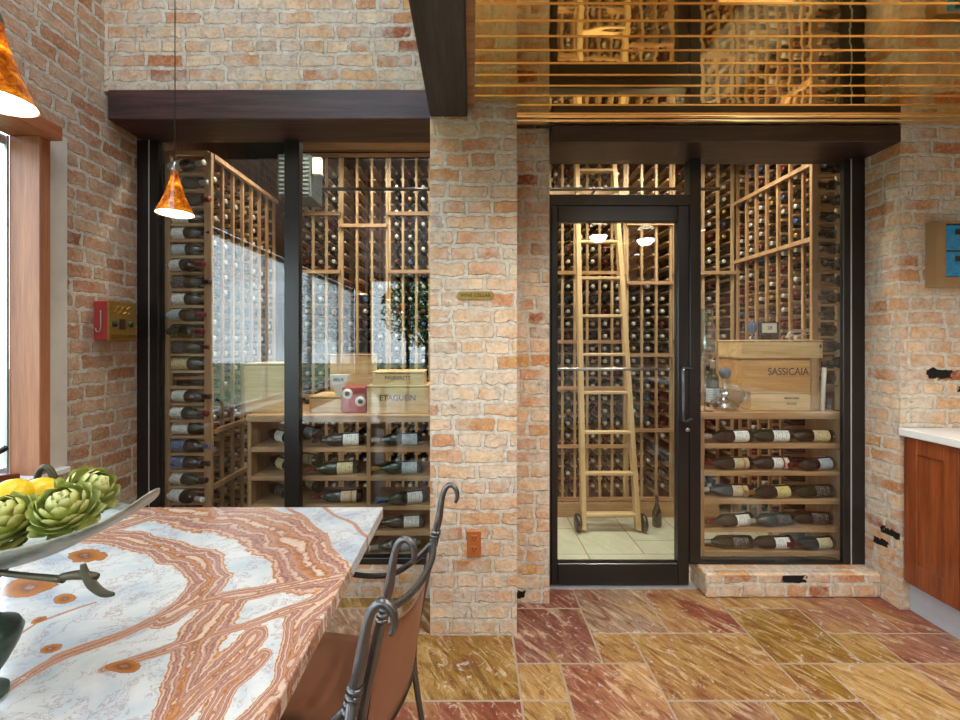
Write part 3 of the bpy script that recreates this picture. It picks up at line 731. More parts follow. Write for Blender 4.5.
# giant wine glass and decanters
gl=M['clear_glass']
t=thing('wine_glass',(1.45,2.665,ct),'large clear balloon wine glass at the left end of the right counter','wine glass'); c=(1.455,2.67,ct)
MB().lathe([(0,.05),(.003,.05),(.006,.008),(.02,.006)],c,24).build('foot',gl,t); MB().tube([(c[0],c[1],ct+.02),(c[0],c[1],ct+.29)],.006,10).build('stem',gl,t)
MB().lathe([(.285,.006),(.30,.03),(.34,.056),(.40,.066),(.47,.062),(.56,.05),(.64,.044)],c,28,caps=False).build('bowl',gl,t)
t=thing('decanter',(1.58,2.70,ct),'round clear glass decanter beside the crates on the right counter','decanter'); c=(1.60,2.70,ct)
MB().lathe([(0,.05),(.004,.075),(.03,.088),(.055,.08),(.08,.045),(.11,.02),(.15,.014),(.19,.018),(.2,.024)],c,28).build('vessel',gl,t)
mb=MB(); rod(mb,[(c[0]+.07,2.66,ct+.05),(c[0]+.10,2.65,ct+.09),(c[0]+.07,2.65,ct+.14),(c[0]+.015,2.68,ct+.17)],.006,8); mb.build('handle',gl,t)
MB().lathe([(.2,.018),(.205,.022),(.22,.032),(.245,.034),(.265,.024),(.272,.0)],c,20).build('ball_stopper',NT('smoke_glass').set(color=srgb(96,110,124),rough=.05),t)
show_bottle('bottle_green','grey white','pale',(1.60,2.84,ct),(0,0,2.6),'upright wine bottle standing behind the decanter on the right counter','upright bottle on the right counter')
# ------------------------------------------------------------------ ladder, rail, cooling unit
t=thing('library_ladder',(1.06,3.29,0),'pale wooden rolling ladder leaning on the back wall racks behind the glass door','ladder')
bl=Vector((.853,3.27,.02)); tl=Vector((.862,3.52,2.93)); br_=Vector((1.269,3.27,.02)); tr=Vector((1.166,3.52,2.93))
def rail(a,b,nm):
    mb=MB(); d=.0175; vs=[]
    for p in (a,b):
        for (i,j) in ((-d,-.03),(d,-.03),(d,.03),(-d,.03)): vs.append((p.x+i,p.y+j,p.z))
    mb.add(vs,[(0,1,2,3)[::-1],(4,5,6,7),(0,1,5,4),(1,2,6,5),(2,3,7,6),(3,0,4,7)]); return mb.build(nm,M['ladder'],t)
rail(bl,tl,'side_rail'); rail(br_,tr,'side_rail')
for yy in (170.7,206,241.7,278,316,354,392.7,432,472.7,514):
    # ray/plane: where the ladder plane meets that row
    best=min((abs(342-F*((bl.lerp(tl,s/400)).z-EY)/(bl.lerp(tl,s/400)).y-yy),s/400) for s in range(401))[1]
    a=bl.lerp(tl,best); b=br_.lerp(tr,best); MB().box(a.x+.017,b.x-.017,a.y-.028,a.y+.028,a.z-.011,a.z+.011,bev=.003).build('rung',M['ladder_x'],t)
for x_ in (.81,1.31):
    mb=MB(); mb.lathe([(-.02,.055),(-.012,.066),(.012,.066),(.02,.055)],(x_,3.27,.068),22,M=Matrix.Rotation(R(90),3,'Y')); mb.build('wheel',M['black_metal'],t)
mb=MB(); mb.tube([(-1.55,3.45,pz(189,3.45)),(2.0,3.45,pz(189,3.45))],.014,10)
for xx in (-1.2,-.5,.3,1.0,1.8): mb.tube([(xx,3.45,pz(189,3.45)),(xx,3.575,pz(189,3.45))],.009,8)
o=mb.build('ladder_rail',M['black_metal'],loc=(.2,3.45,pz(189,3.45))); tag(o,'dark metal ladder rail running along the front of the back racks','rail')
t=thing('cooling_unit',(-1.36,3.3,2.6),'grey louvred cooling unit hung high in the left rear corner of the cellar','cooling unit')
cz0,cz1=pz(197,3.2),pz(154,3.2); MB().box(-1.46,px(311,3.2),3.2,3.45,cz0,cz1,bev=.006).build('housing',M['grey_unit'],t)
mb=MB()
for k in range(9): mb.box(-1.44,px(309,3.2),3.188,3.199,cz0+.02+k*.032,cz0+.034+k*.032)
mb.build('louvre_grille',plain('grille',srgb(110,128,124),.4),t)
MB().box(px(313,3.22),px(322,3.22),3.20,3.24,cz0+.17,cz0+.30,bev=.004).build('control_box',M['white_label'],t)
MB().box(-1.45,-1.38,3.3,3.4,cz1,3.149).build('hanger',M['steel'],t)
o=MB().lathe([(0,.032),(.01,.036),(.11,.036),(.15,.022),(.18,.012),(.24,.012)],(px(657.5,3.35),3.36,.001),18).build('tall_bottle',M['bottle'],loc=(px(657.5,3.35),3.36,.001)); tag(o,'tall black bottle standing on the cellar floor right of the ladder','bottle')
# ------------------------------------------------------------------ table
zt=.80; ty1=1.683; tx1=-.351; tx0=-1.55
t=thing('dining_table',(-.95,.7,0),'long dining table with a swirled white, orange and brown onyx top','table')
def tw(x,y): D=.65*F/(y-342.0); return ((x-472)*D/F,D)
CUR=[([(150,506),(190,511),(250,522),(298,545),(324,572)],30),([(92,537),(150,541),(196,557),(214,580),(196,602),(160,622)],15),
 ([(-10,694),(60,655),(140,625),(210,603),(280,586),(345,574)],9),([(90,675),(150,655),(220,630),(280,612),(325,598)],6),
 ([(222,606),(196,640),(180,680),(168,730)],20),([(258,650),(228,680),(212,730)],9),([(350,578),(300,618),(284,660),(266,720)],13),
 ([(282,508),(318,530),(342,552)],2.2),([(322,508),(352,524),(368,536)],1.8),([(0,640),(40,618),(100,600)],2),([(232,508),(262,512),(300,520)],3)]
SEG=[]
for P,wd in CUR:
    Q=[tw(*p) for p in P]
    for k in range(len(Q)-1):
        D=(Q[k][1]+Q[k+1][1])/2; SEG.append((*Q[k],*Q[k+1],wd*D/F*1.15))
# the veins run on to the near end and the far left of the slab
for (x0,y0,x1,y1,wd) in ((-.50,.95,-.55,.3,.035),(-.55,.3,-.50,-.2,.03),(-.95,.62,-1.5,.30,.02),(-1.2,1.6,-1.5,1.1,.04),(-.8,.3,-1.2,.0,.03),(-.36,1.0,-.42,.4,.025)): SEG.append((x0,y0,x1,y1,wd))
SPT=[(90,556,24,6),(30,587,30,11),(72,596,14,5),(44,615,8,4),(50,647,12,5),(108,672,20,6)]
SP=[]
for (x,y,a_,b_) in SPT:
    cx,cy=tw(x,y); D=cy; SP.append((cx,cy,a_*D/F,abs(tw(x,y-b_)[1]-tw(x,y+b_)[1])/2))
def fld(x,y):
    x+=.012*sin(9*y+3)+.008*sin(23*x+17*y); y+=.012*sin(11*x)+.007*sin(29*x-13*y)
    best=9
    for (ax,ay,bx_,by_,wd) in SEG:
        dx,dy=bx_-ax,by_-ay; q=max(0,min(1,((x-ax)*dx+(y-ay)*dy)/(dx*dx+dy*dy))); d=math.hypot(x-ax-q*dx,y-ay-q*dy)/wd
        if d<best: best=d
    s=min(math.hypot((x-cx)/ra,(y-cy)/rb) for cx,cy,ra,rb in SP)
    return (max(0,min(1,1-.66*best)),max(0,min(1,1-.55*s)),0,1)
mb=MB(); mb.c=[]; nx,ny=150,235; e_=.004
for j in range(ny+1):
    for i in range(nx+1):
        x=tx0+e_+(tx1-tx0-2*e_)*i/nx; y=-.2+e_+(ty1+.2-2*e_)*j/ny; mb.v.append((x,y,zt)); mb.c.append(fld(x,y))
for j in range(ny):
    for i in range(nx): q=j*(nx+1)+i; mb.f.append([q,q+1,q+nx+2,q+nx+1]); mb.m.append(0); mb.s.append(False)
ring=[i for i in range(nx+1)]+[(j+1)*(nx+1)-1 for j in range(1,ny+1)]+[ny*(nx+1)+i for i in range(nx-1,-1,-1)]+[j*(nx+1) for j in range(ny-1,0,-1)]
prev=ring
for (off,z) in ((.0028,zt-.0012),(.004,zt-.004),(.004,zt-.040)):
    base=len(mb.v)
    for r_ in ring:
        x,y,_=mb.v[r_]; c_=mb.c[r_]; k_=0
        x2=x+(off if abs(x-(tx1-e_))<1e-6 else 0)-(off if abs(x-(tx0+e_))<1e-6 else 0); y2=y+(off if abs(y-(ty1-e_))<1e-6 else 0)-(off if abs(y-(-.2+e_))<1e-6 else 0)
        mb.v.append((x2,y2,z)); mb.c.append(c_)
    n_=len(ring)
    for k in range(n_): mb.f.append([prev[k],base+k,base+(k+1)%n_,prev[(k+1)%n_]]); mb.m.append(0); mb.s.append(False)
    prev=[base+k for k in range(n_)]
mb.f.append(prev[::-1]); mb.m.append(0); mb.s.append(False)
mb.build('table_top',M['marble'],t)
for yy in (.1,1.25):
    mb=MB(); mb.box(-1.15,-.75,yy-.06,yy+.06,.001,.05,bev=.008); mb.box(-1.02,-.88,yy-.05,yy+.05,.05,zt-.07,bev=.008); mb.box(-1.2,-.7,yy-.07,yy+.07,zt-.07,zt-.04); mb.build('pedestal',M['iron'],t)
# ------------------------------------------------------------------ chairs
def make_chair():
    r=thing('dining_chair',(0,0,0),None,None)
    hw=.185
    mb=MB(); n=36
    def seat_ring(z,k,inset=0):
        out=[]
        for i in range(n):
            a=2*pi*i/n; c_,s_=cos(a),sin(a); e=.62
            x=-.0+ (.215-inset)*abs(c_)**e*(1 if c_>0 else -1); y=.035+(.155-inset)*abs(s_)**e*(1 if s_>0 else -1)
            out.append((x,y,z))
        return out
    rings=[seat_ring(.468,0,.012),seat_ring(.472,0,.0),seat_ring(.492,0,.0),seat_ring(.502,0,.012),seat_ring(.507,0,.05)]
    vs=sum(rings,[]); fs=[]
    for k in range(4):
        for i in range(n): a=k*n+i;b=k*n+(i+1)%n; fs.append((a,b,b+n,a+n))
    fs.append(tuple(range(n))[::-1]); fs.append(tuple(4*n+i for i in range(n)))
    mb.add(vs,fs,0,True); mb.build('seat',M['leather'],r)
    mb=MB(); P=[Vector(p) for p in seat_ring(.462,0,-.003)]; P.append(P[0]); mb.tube(P,.012,8); mb.build('seat_rim',M['leather_dark'],r)
    for s in (-1,1):
        y=s*hw
        mb=MB()
        rod(mb,[(.265,y*1.08,.0),(.225,y,.25),(.195,y,.46),(.215,y,.62),(.245,y,.76),(.264,y,.845),(.278,y,.905),(.288,y,.965),(.300,y,.999),(.317,y,1.010),(.333,y,.998),(.337,y,.975),(.331,y,.957)],
            [.008,.009,.010,.012,.013,.011,.012,.009,.0085,.008,.0075,.007,.005],10,6); mb.build('back_post',M['iron'],r)
        mb=MB()
        for k in range(4): 
            z=.822+k*.013; x=.259+k*.003; mb.tube([(x,y,z-.005),(x+.001,y,z+.005)],[.0145,.0145],10)
        mb.build('binding_coil',M['iron'],r)
        mb=MB(); rod(mb,[(.265,y,.835),(.20,y*1.04,.765),(.12,y*1.08,.705),(.03,y*1.1,.685),(-.08,y*1.1,.682),(-.15,y*1.08,.665),(-.175,y*1.06,.60),(-.18,y,.475)],[.010,.009,.009,.0085,.0085,.0085,.008,.008],10,6); (mb.build('armrest',M['iron'],r) if s>0 else None)
        mb=MB(); rod(mb,[(-.18,y*.95,.47),(-.195,y,.25),(-.215,y*1.08,.0)],[.011,.010,.009],10,6); mb.build('leg',M['iron'],r)
    mb=MB(); rod(mb,[(.262,-hw,.84),(.285,-.1,.826),(.292,0,.82),(.285,.1,.826),(.262,hw,.84)],.0095,10,5); mb.build('top_rail',M['iron'],r)
    mb=MB(); rod(mb,[(-.18,-hw*.95,.455),(.19,-hw,.455)],.008,8,2); rod(mb,[(-.18,hw*.95,.455),(.19,hw,.455)],.008,8,2); mb.build('stretcher',M['iron'],r)
    # sling back
    mb=MB(); nu,nv=14,10; vs=[];fs=[]
    for th in (0,.006):
        for i in range(nu+1):
            u=-1+2*i/nu
            for j in range(nv+1):
                v=j/nv; top=.80-.045*(1-u*u); z=.49+(top-.49)*v
                x=.200+ (.245-.20)*((z-.49)/.31)+.028*(1-u*u)+th; vs.append((x,u*(hw-.012),z))
    N=(nu+1)*(nv+1)
    for i in range(nu):
        for j in range(nv):
            a=i*(nv+1)+j; q=(a,a+nv+1,a+nv+2,a+1); fs.append(q[::-1]); fs.append(tuple(N+k for k in q))
    for j in range(nv):
        for i0 in (0,nu):
            a=i0*(nv+1)+j; fs.append((a,a+1,a+1+N,a+N))
    for i in range(nu):
        for j0 in (0,nv):
            a=i*(nv+1)+j0; fs.append((a,a+nv+1,a+nv+1+N,a+N))
    mb.add(vs,fs,0,True); mb.build('back_sling',M['leather'],r)
    return r
ch=make_chair(); tag(ch,'iron and brown leather chair at the far right corner of the marble table','chair','scrolled iron dining chairs')
ch.location=(-.415,1.205,0); ch.rotation_euler=(0,0,R(-13))
c2=copy_tree(ch); tag(c2,'nearest iron and leather chair, cut off by the bottom of the picture','chair','scrolled iron dining chairs')
c2.location=(-.485,.57,0); c2.rotation_euler=(0,0,R(-6))
# ------------------------------------------------------------------ centrepiece
t=NT('patina'); n=t.noise(t.pos(),22,4,.6).outputs[0]; M['patina']=t.set(color=t.ramp(n,[(.3,srgb(92,98,86)),(.5,srgb(150,150,136)),(.7,srgb(178,174,160))]),rough=.42,metal=.5)
t=NT('verdigris'); n=t.noise(t.pos(),18,4,.6).outputs[0]; M['verdigris']=t.set(color=t.ramp(n,[(.3,srgb(40,50,46)),(.55,srgb(74,100,92)),(.75,srgb(120,142,130))]),rough=.3,metal=.5)
M['twig']=plain('twig_bronze',srgb(78,72,54),.45,.7,var=.3,scale=50)
bx,by=-.95,.815
t=thing('fruit_bowl_stand',(bx,by,zt),'long grey metal leaf-shaped bowl on a green baluster stand on the table','fruit bowl')
mb=MB(); na,nr=48,10; a_,b_=.345,.165; zr=1.094; zb=1.032
def bp(i,j,off):
    th=2*pi*i/na; c_,s_=cos(th),sin(th); q=j/nr
    tip=abs(c_)**7; rx=a_*(1-.0)*c_; ry=b_*s_*(1-.35*abs(c_)**3)
    zrim=zr+.076*abs(c_)**5+.008*sin(5*th)*abs(s_)+ .012*max(0,-s_)
    z=zb+(zrim-zb)*q**2.2+off
    return (bx+rx*q, by+ry*q, z)
vs=[];fs=[]
for off in (0,-.006):
    for j in range(nr+1):
        for i in range(na): vs.append(bp(i,max(j,.02),off))
Nn=(nr+1)*na
for j in range(nr):
    for i in range(na):
        a=j*na+i;b=j*na+(i+1)%na; fs.append((a,b,b+na,a+na)); fs.append((Nn+a,Nn+a+na,Nn+b+na,Nn+b))
for i in range(na):
    a=nr*na+i;b=nr*na+(i+1)%na; fs.append((a,b,Nn+b,Nn+a))
fs.append(tuple(range(na))[::-1]); fs.append(tuple(Nn+i for i in range(na)))
mb.add(vs,fs,0,True); mb.build('bowl',M['patina'],t)
vx,vy=-.90,.775
MB().lathe([(0,.042),(.008,.042),(.014,.020),(.03,.024),(.06,.042),(.09,.056),(.112,.062),(.125,.056),(.137,.035),(.15,.026),(.17,.022),(.19,.030),(.2,.022),(.226,.014)],(vx,vy,zt+.0005),28).build('baluster',M['verdigris'],t)
mb=MB(); rod(mb,[(vx,vy,1.015),(-.87,.74,1.045),(-.84,.72,1.066),(-.76,.715,1.060),(-.68,.712,1.054)],[.007,.006,.005,.005,.006],8); mb.build('branch_arm',M['twig'],t)
mb=MB(); rod(mb,[(-.685,.712,1.058),(-.655,.712,1.062),(-.625,.712,1.058)],[.006,.008,.006],8,4); rod(mb,[(-.645,.708,1.082),(-.641,.708,1.066),(-.630,.708,1.048),(-.612,.708,1.034),(-.593,.708,1.032)],[.005,.008,.010,.008,.003],8,4,flat=.5); o=mb.build('leaf_finial',M['twig'],t); o['label']='cast bronze leaf at the end of the branch arm'
mb=MB(); rod(mb,[(vx-.01,vy-.03,.99),(-.83,.73,1.07)],.004,6,2); rod(mb,[(vx,vy,.985),(-.86,.80,1.04)],.005,6,2); mb.build('strut',M['twig'],t)
mb=MB(); D_=.95; hp=[(38,490),(37,480),(40,471),(45,467),(50,470),(54,478),(57,488),(62,497)]
rod(mb,[(px(a,D_),D_,pz(b,D_)) for a,b in hp],[.005,.006,.007,.007,.007,.007,.006,.005],8,5); mb.build('scroll_handle',M['twig'],t)
# artichokes
def art_mat():
    t=NT('artichoke_leaf'); a=t.n('ShaderNodeAttribute',attribute_name='Col').outputs['Color']; n=t.noise(t.obj(),70,3).outputs[0]
    return t.set(color=t.mix(t.math('MULTIPLY',n,.4),a,t.mix(.5,a,srgb(190,196,110))),rough=.5)
M['artichoke']=art_mat(); M['stalk']=plain('stalk',srgb(128,138,70),.6)
def artichoke(loc,r,rot,label,seed):
    q=random.Random(seed); o=None
    core=MB(); core.c=[]
    core.lathe([(.70*r*sin(R(a)),max(.001,.70*r*cos(R(a)))) for a in (-88,-60,-30,0,30,60,88)],seg=16); core.c=[(*srgb(120,132,60)[:3],1)]*len(core.v)
    rows=9
    for k in range(rows):
        t_=k/(rows-1); lat=R(-55+128*t_); cnt=max(4,int(9.5*cos(lat)))
        for i in range(cnt):
            a=2*pi*(i+.5*(k%2)+.12*q.random())/cnt+k*.2; L=(.80-.22*t_)*r; W=(.40-.14*t_)*r
            er=Vector((cos(a),sin(a),0)); et=Vector((-sin(a),cos(a),0))
            tg=(-er*sin(lat)+Vector((0,0,1))*cos(lat)); no_=(er*cos(lat)+Vector((0,0,1))*sin(lat)); fl=.38+.28*q.random()-.55*max(0,t_-.45)
            up=(tg*cos(fl)+no_*sin(fl)).normalized(); b0=no_*r*.70
            nrm=up.cross(et).normalized()*-1
            if nrm.dot(no_)<0: nrm=-nrm
            n0=len(core.v); vs=[]; prof=[(0,.6),(.3,1),(.55,.95),(.78,.62),(.93,.28),(1.0,.05)]
            for (s,wd) in prof:
                bow=.10*r*sin(s*pi*.9)-.03*r*s*s; 
                for u in (-1,-.5,0,.5,1):
                    vs.append(b0+up*L*s+et*W*wd*u+nrm*(bow-.10*r*abs(u)**1.6*wd+.02*r))
            fs=[]
            for s in range(5):
                for u in range(4): a0=s*5+u; fs.append((a0,a0+1,a0+6,a0+5)); 
            core.add(vs,fs,0,True)
            g1=srgb(164+q.randint(-16,14),170+q.randint(-8,8),84); g2=srgb(218,218,142); tipc=srgb(120,74,62) if q.random()<.6 else srgb(168,176,88)
            for si,(s,wd) in enumerate(prof):
                for u in range(5):
                    c=[g1,g1,g1,g2,g2,tipc][si]; core.c.append((*c[:3],1))
    # flip-proof: both sides visible in Cycles
    o=core.build('artichoke',M['artichoke'],loc=(0,0,0))
    s=MB().lathe([(-1.15*r,.16*r),(-.8*r,.2*r)],seg=10).build('stalk',M['stalk'],o); 
    o.location=loc; o.rotation_euler=rot; tag(o,label,'artichoke','artichokes in the bowl'); return o
artichoke((px(66,.765),.765,pz(511,.765)),.043,(R(28),R(14),0),'green artichoke with brown-tipped leaves at the front of the bowl',1)
artichoke((px(86,.87),.87,pz(494,.87)),.047,(R(5),R(50),.2),'pale green artichoke at the back right of the bowl, beside the pointed tip',2)
artichoke((px(8,.75),.75,pz(523,.75)),.045,(R(30),R(-5),.2),'green artichoke at the left front of the bowl, cut by the picture edge',3)
t=NT('lemon'); n=t.noise(t.obj(),160,2).outputs[0]; t.bump(n,.3,.002); M['lemon']=t.set(color=srgb(238,196,22),rough=.38)
def lemon(loc,rot,label):
    r=.033; o=MB().lathe([(-1.3*r,0.0),(-1.27*r,.12*r),(-1.12*r,.22*r),(-.98*r,.48*r),(-.7*r,.78*r),(-.3*r,.98*r),(.1*r,1.0*r),(.5*r,.88*r),(.85*r,.6*r),(1.05*r,.3*r),(1.12*r,0.0)],seg=24).build('lemon',M['lemon'],loc=(0,0,0))
    o.location=loc; o.rotation_euler=rot; tag(o,label,'lemon','lemons in the bowl')
lemon((px(40,.88),.88,pz(494,.88)),(.3,1.3,.3),'yellow lemon behind the artichokes, the right one of two')
lemon((px(12,.84),.84,pz(496,.84)),(.2,1.4,-.4),'yellow lemon at the left edge, the left one of two')
# ------------------------------------------------------------------ pendants
t=NT('amber_glass'); n=t.noise(t.obj(),42,4,.65,1.2).outputs[0]; n=t.noise(t.obj(),60,5,.7,.4).outputs[0]; c=t.ramp(n,[(.3,srgb(96,40,8)),(.45,srgb(170,86,10)),(.56,srgb(214,136,20)),(.68,srgb(238,184,64))])
tl_=t.n('ShaderNodeBsdfTranslucent',{'Color':c}).outputs[0]; t.set(color=c,rough=.12,coat=.5)
t.l(t.n('ShaderNodeMixShader',{0:.35,1:t.b.outputs[0],2:tl_}).outputs[0],t.out.inputs[0]); M['amber']=t.mat
M['shade_lining']=emis('shade_lining',(1,.94,.87,1),.95)
M['bulb']=emis('lamp_bulb',(1,.85,.6,1),8)
SHP=[(z*.86,r*.84) for z,r in [(0,.0655),(.012,.060),(.035,.049),(.06,.039),(.09,.028),(.12,.019),(.15,.012),(.165,.009)]]
def pendant(x,y,z,label,tilt=0):
    t=thing('pendant_lamp',(x,y,z),label,'pendant lamp','amber glass pendant lamps over the table')
    MB().lathe(SHP,(x,y,z),32,caps=False).build('shade',M['amber'],t)
    MB().lathe([(z*.86,r*.83) for z,r in [(.0005,.0635),(.012,.057),(.035,.046),(.06,.036),(.09,.025),(.10,.020)]],(x,y,z),32,caps=False).build('shade_lining',M['shade_lining'],t)
    MB().lathe([(.140,.0085),(.146,.009),(.158,.007),(.170,.002)],(x,y,z),14).build('cap',M['steel'],t)
    MB().tube([(x,y,z+.168),(x,y,4.28)],.0016,6).build('cord',M['dark'],t)
    MB().lathe([(4.285,.05),(4.299,.05)],(x,y,0),18).build('ceiling_rose',M['steel'],t)
    MB().lathe([(.03,.0),(.034,.012),(.05,.018),(.07,.012),(.09,.008)],(x,y,z),12).build('bulb',M['bulb'],t)
    L=bpy.data.lights.new('pendant_light','POINT'); L.energy=.9; L.color=(1,.8,.55); L.shadow_soft_size=.02; o=bpy.data.objects.new('pendant_light',L); COL.objects.link(o); o.parent=t; o.location=(0,0,.02)
pendant(px(175,1.38),1.38,pz(214,1.38),'amber glass pendant lamp hanging before the left cellar window')
pendant(px(-3,.76),.76,pz(102,.76),'near amber glass pendant lamp cut by the left picture edge')
pendant(-.83,.05,1.80,'third amber pendant lamp, seen only as a reflection in the left window')
# ------------------------------------------------------------------ things on walls
t=thing('wall_telephone_box',(XL,2.25,1.45),'antique red and brass call box on the left brick wall','call box')
y0=1.98*F/379; y1=2.409; z0,z1=1.458,1.665
MB().box(XL+.001,-1.905,y0,y1,z0,z1,bev=.004).build('case',M['red_paint'],t)
MB().box(-1.905,-1.897,y0-.002,y1+.002,z0-.004,z1+.004,bev=.003).build('face_plate',M['antique_brass'],t)
mb=MB()
ym=(y0+y1)/2; RX=Matrix.Rotation(R(90),3,'Y')
mb.box(-1.897,-1.892,ym-.022,ym+.012,z0+.06,z0+.115); mb.build('coin_slot',[M['leather_dark']],t)
MB().lathe([(0,.017),(.006,.015)],(-1.897,y0+.035,z0+.088),16,M=RX).build('push_button',M['dark'],t)
o=MB().lathe([(0,.017),(.006,.015)],(-1.897,y1-.035,z0+.088),16,M=RX).build('push_button',plain('green_enamel',srgb(10,60,50),.3),t); o['label']='dark green push button'
mb=MB()
for q_ in (0,.026): rod(mb,[(-1.896,y0+.03+k_*.012,z1-.055+q_+.009*sin(k_*2.1+q_*90)) for k_ in range(10)],.0022,6,4)
mb.build('script_relief',M['brass'],t)
mb=MB(); mb.box(-1.898,-1.893,y0+.012,y1-.012,z0+.012,z0+.03); mb.build('lower_bar',M['brass'],t)
mb=MB(); yy=y0-.006; rod(mb,[(-1.935,yy,z1-.05),(-1.935,yy,z0+.07),(-1.945,yy,z0+.045),(-1.958,yy,z0+.05),(-1.962,yy,z0+.065)],.003,8); mb.build('hook',M['steel'],t)
# plaque
t=thing('name_plaque',(px(475.5,DP),DP,pz(300,DP)),'small brass plaque with rounded ends on the brick pillar','plaque')
mb=MB(); xa,xb=px(457,DP),px(494,DP); za,zb2=pz(299.5,DP),pz(291.5,DP); rr_=(zb2-za)/2; n=10; zc=(za+zb2)/2
ring=[(xb-rr_+rr_*cos(a),zc+rr_*sin(a)) for a in [-pi/2+pi*k/n for k in range(n+1)]]+[(xa+rr_-rr_*cos(a),zc+rr_*sin(a)) for a in [pi/2-pi*k/n for k in range(n+1)]]
N=len(ring); mb.add([(a,DP-.006,b) for a,b in ring]+[(a,DP+.0005,b) for a,b in ring],[tuple(range(N)),tuple(range(2*N-1,N-1,-1))]+[(i,i+N,(i+1)%N+N,(i+1)%N) for i in range(N)]); mb.build('plate',M['antique_brass'],t)
text('WINE CELLAR',.024,((xa+xb)/2,DP-.0063,zc),FR,M['leather_dark'],t)
# outlet
t=thing('power_outlet',(px(474,DP),DP,pz(557,DP)),'copper coloured double power outlet low on the brick pillar','power outlet')
MB().box(px(467,DP),px(481,DP),DP-.007,DP-.0003,pz(557,DP),pz(530.5,DP),bev=.002).build('cover_plate',plain('copper_plate',srgb(182,104,52),.35,.3),t)
for yy in (538,549):
    zc=pz(yy,DP); xc=px(474,DP); mb=MB(); mb.box(xc-.017,xc+.017,DP-.009,DP-.006,zc-.017,zc+.017,bev=.001); mb.box(xc-.009,xc-.006,DP-.0095,DP-.0088,zc-.003,zc+.010,m=1); mb.box(xc+.006,xc+.009,DP-.0095,DP-.0088,zc-.003,zc+.010,m=1); mb.box(xc-.003,xc+.003,DP-.0095,DP-.0088,zc-.012,zc-.006,m=1)
    mb.build('socket',[bpy.data.materials['copper_plate'],M['dark']],t)
# brass framed blue glass wall box, not a lamp
t=thing('blue_glass_box',(2.65,DW,1.74),'brass box frame with blue glass squares on the right brick wall','wall box')
x0=2.456; x1=x0+.385; z0=1.743; z1=2.091; yb=DW-.001; yf=2.257
br=plain('brushed_brass',srgb(186,160,118),.36,.7,var=.12,scale=12)
mb=MB(); wd=.05
for a in ((x0,x0+wd,z0,z1),(x1-wd,x1,z0,z1),(x0+wd,x1-wd,z0,z0+wd),(x0+wd,x1-wd,z1-wd*.3,z1)): mb.box(a[0],a[1],yf,yb,a[2],a[3])
mb.box(x0+wd,x1-wd,yb-.02,yb,z0+wd,z1-.015); mb.build('frame',br,t)
tb=NT('blue_glass'); n=tb.noise(tb.pos(),60,3).outputs[0]; bg=tb.set(color=tb.mix(n,srgb(10,96,150),srgb(60,170,220)),rough=.08,coat=.5)
pw=(x1-x0-2*wd)/2
for i in range(2):
    for j in range(2):
        a=x0+wd+i*pw; b=z0+wd+j*.141; mb=MB(); mb.box(a+.004,a+pw-.004,yf+.004,yf+.018,b+.004,b+.137,bev=.004); o=mb.build('glass_tile',bg,t)
        mb=MB(); mb.box(a+pw/2-.018,a+pw/2+.02,yf+.001,yf+.004,b+.085,b+.112); mb.build('dark_motif',M['dark'],o)
# ------------------------------------------------------------------ cabinet on the right
t=thing('base_cabinet',(2.64,1.2,0),'cherry wood base cabinet with panelled doors along the right side','cabinet')
MB().box(2.352,2.95,-.6,DW-.002,.15,.945).build('carcass',M['cherry'],t)
MB().box(2.372,2.90,-.6,DW-.002,.001,.15).build('kickboard',plain('kick_steel',srgb(186,194,204),.35,.15),t)
y1=DW-.012; 
def door(y0,y1,label=None):
    d=MB(); xa,xb=2.330,2.351; z0,z1=.165,.94; s=.066
    d.box(xa,xb,y0,y0+s,z0,z1,bev=.002); d.box(xa,xb,y1-s,y1,z0,z1,bev=.002); d.box(xa,xb,y0+s,y1-s,z0,z0+.115,bev=.002); d.box(xa,xb,y0+s,y1-s,z1-.08,z1,bev=.002)
    o=d.build('door',M['cherry'],t); MB().box(xa+.009,xb,y0+s,y1-s,z0+.115,z1-.08).build('door_panel',M['cherry'],o)
w_=.262; yy=y1
for k in range(9): door(yy-w_+.003,yy); yy-=w_
o=MB().box(2.31,2.96,-.62,DW-.001,.9455,.985,bev=.003).build('worktop',M['white_stone'],loc=(2.6,1,.9455)); tag(o,'white stone worktop on the cherry cabinet at the right edge','worktop')
# ------------------------------------------------------------------ sill things
sx,sy,sz_=-1.965,1.78,.8535
t=thing('knife_block',(sx,sy,sz_),'reddish wooden knife block with a black handle on the white window sill','knife block')
mb=MB(); vs=[(sx-.05,sy-.16,sz_+.0),(sx+.035,sy-.16,sz_),(sx+.035,sy+.045,sz_),(sx-.05,sy+.045,sz_),(sx-.05,sy-.16,sz_+.075),(sx+.035,sy-.16,sz_+.075),(sx+.035,sy+.045,sz_+.035),(sx-.05,sy+.045,sz_+.035)]
mb.add(vs,[(0,3,2,1),(4,5,6,7),(0,1,5,4),(1,2,6,5),(2,3,7,6),(3,0,4,7)]); mb.build('block',plain('red_wood',srgb(116,56,40),.4,var=.2),t,bevel=.004)
mb=MB(); mb.tube([(sx-.01,sy+.04,sz_+.02),(sx-.01,sy+.075,sz_+.016)],[.012,.012],10); mb.build('knob',M['leather_dark'],t)
mb=MB(); rod(mb,[(sx-.01,sy-.10,sz_+.055),(sx-.005,sy-.04,sz_+.12),(sx,sy+.02,sz_+.150)],[.008,.010,.013],10); mb.build('knife_handle',M['black_metal'],t)
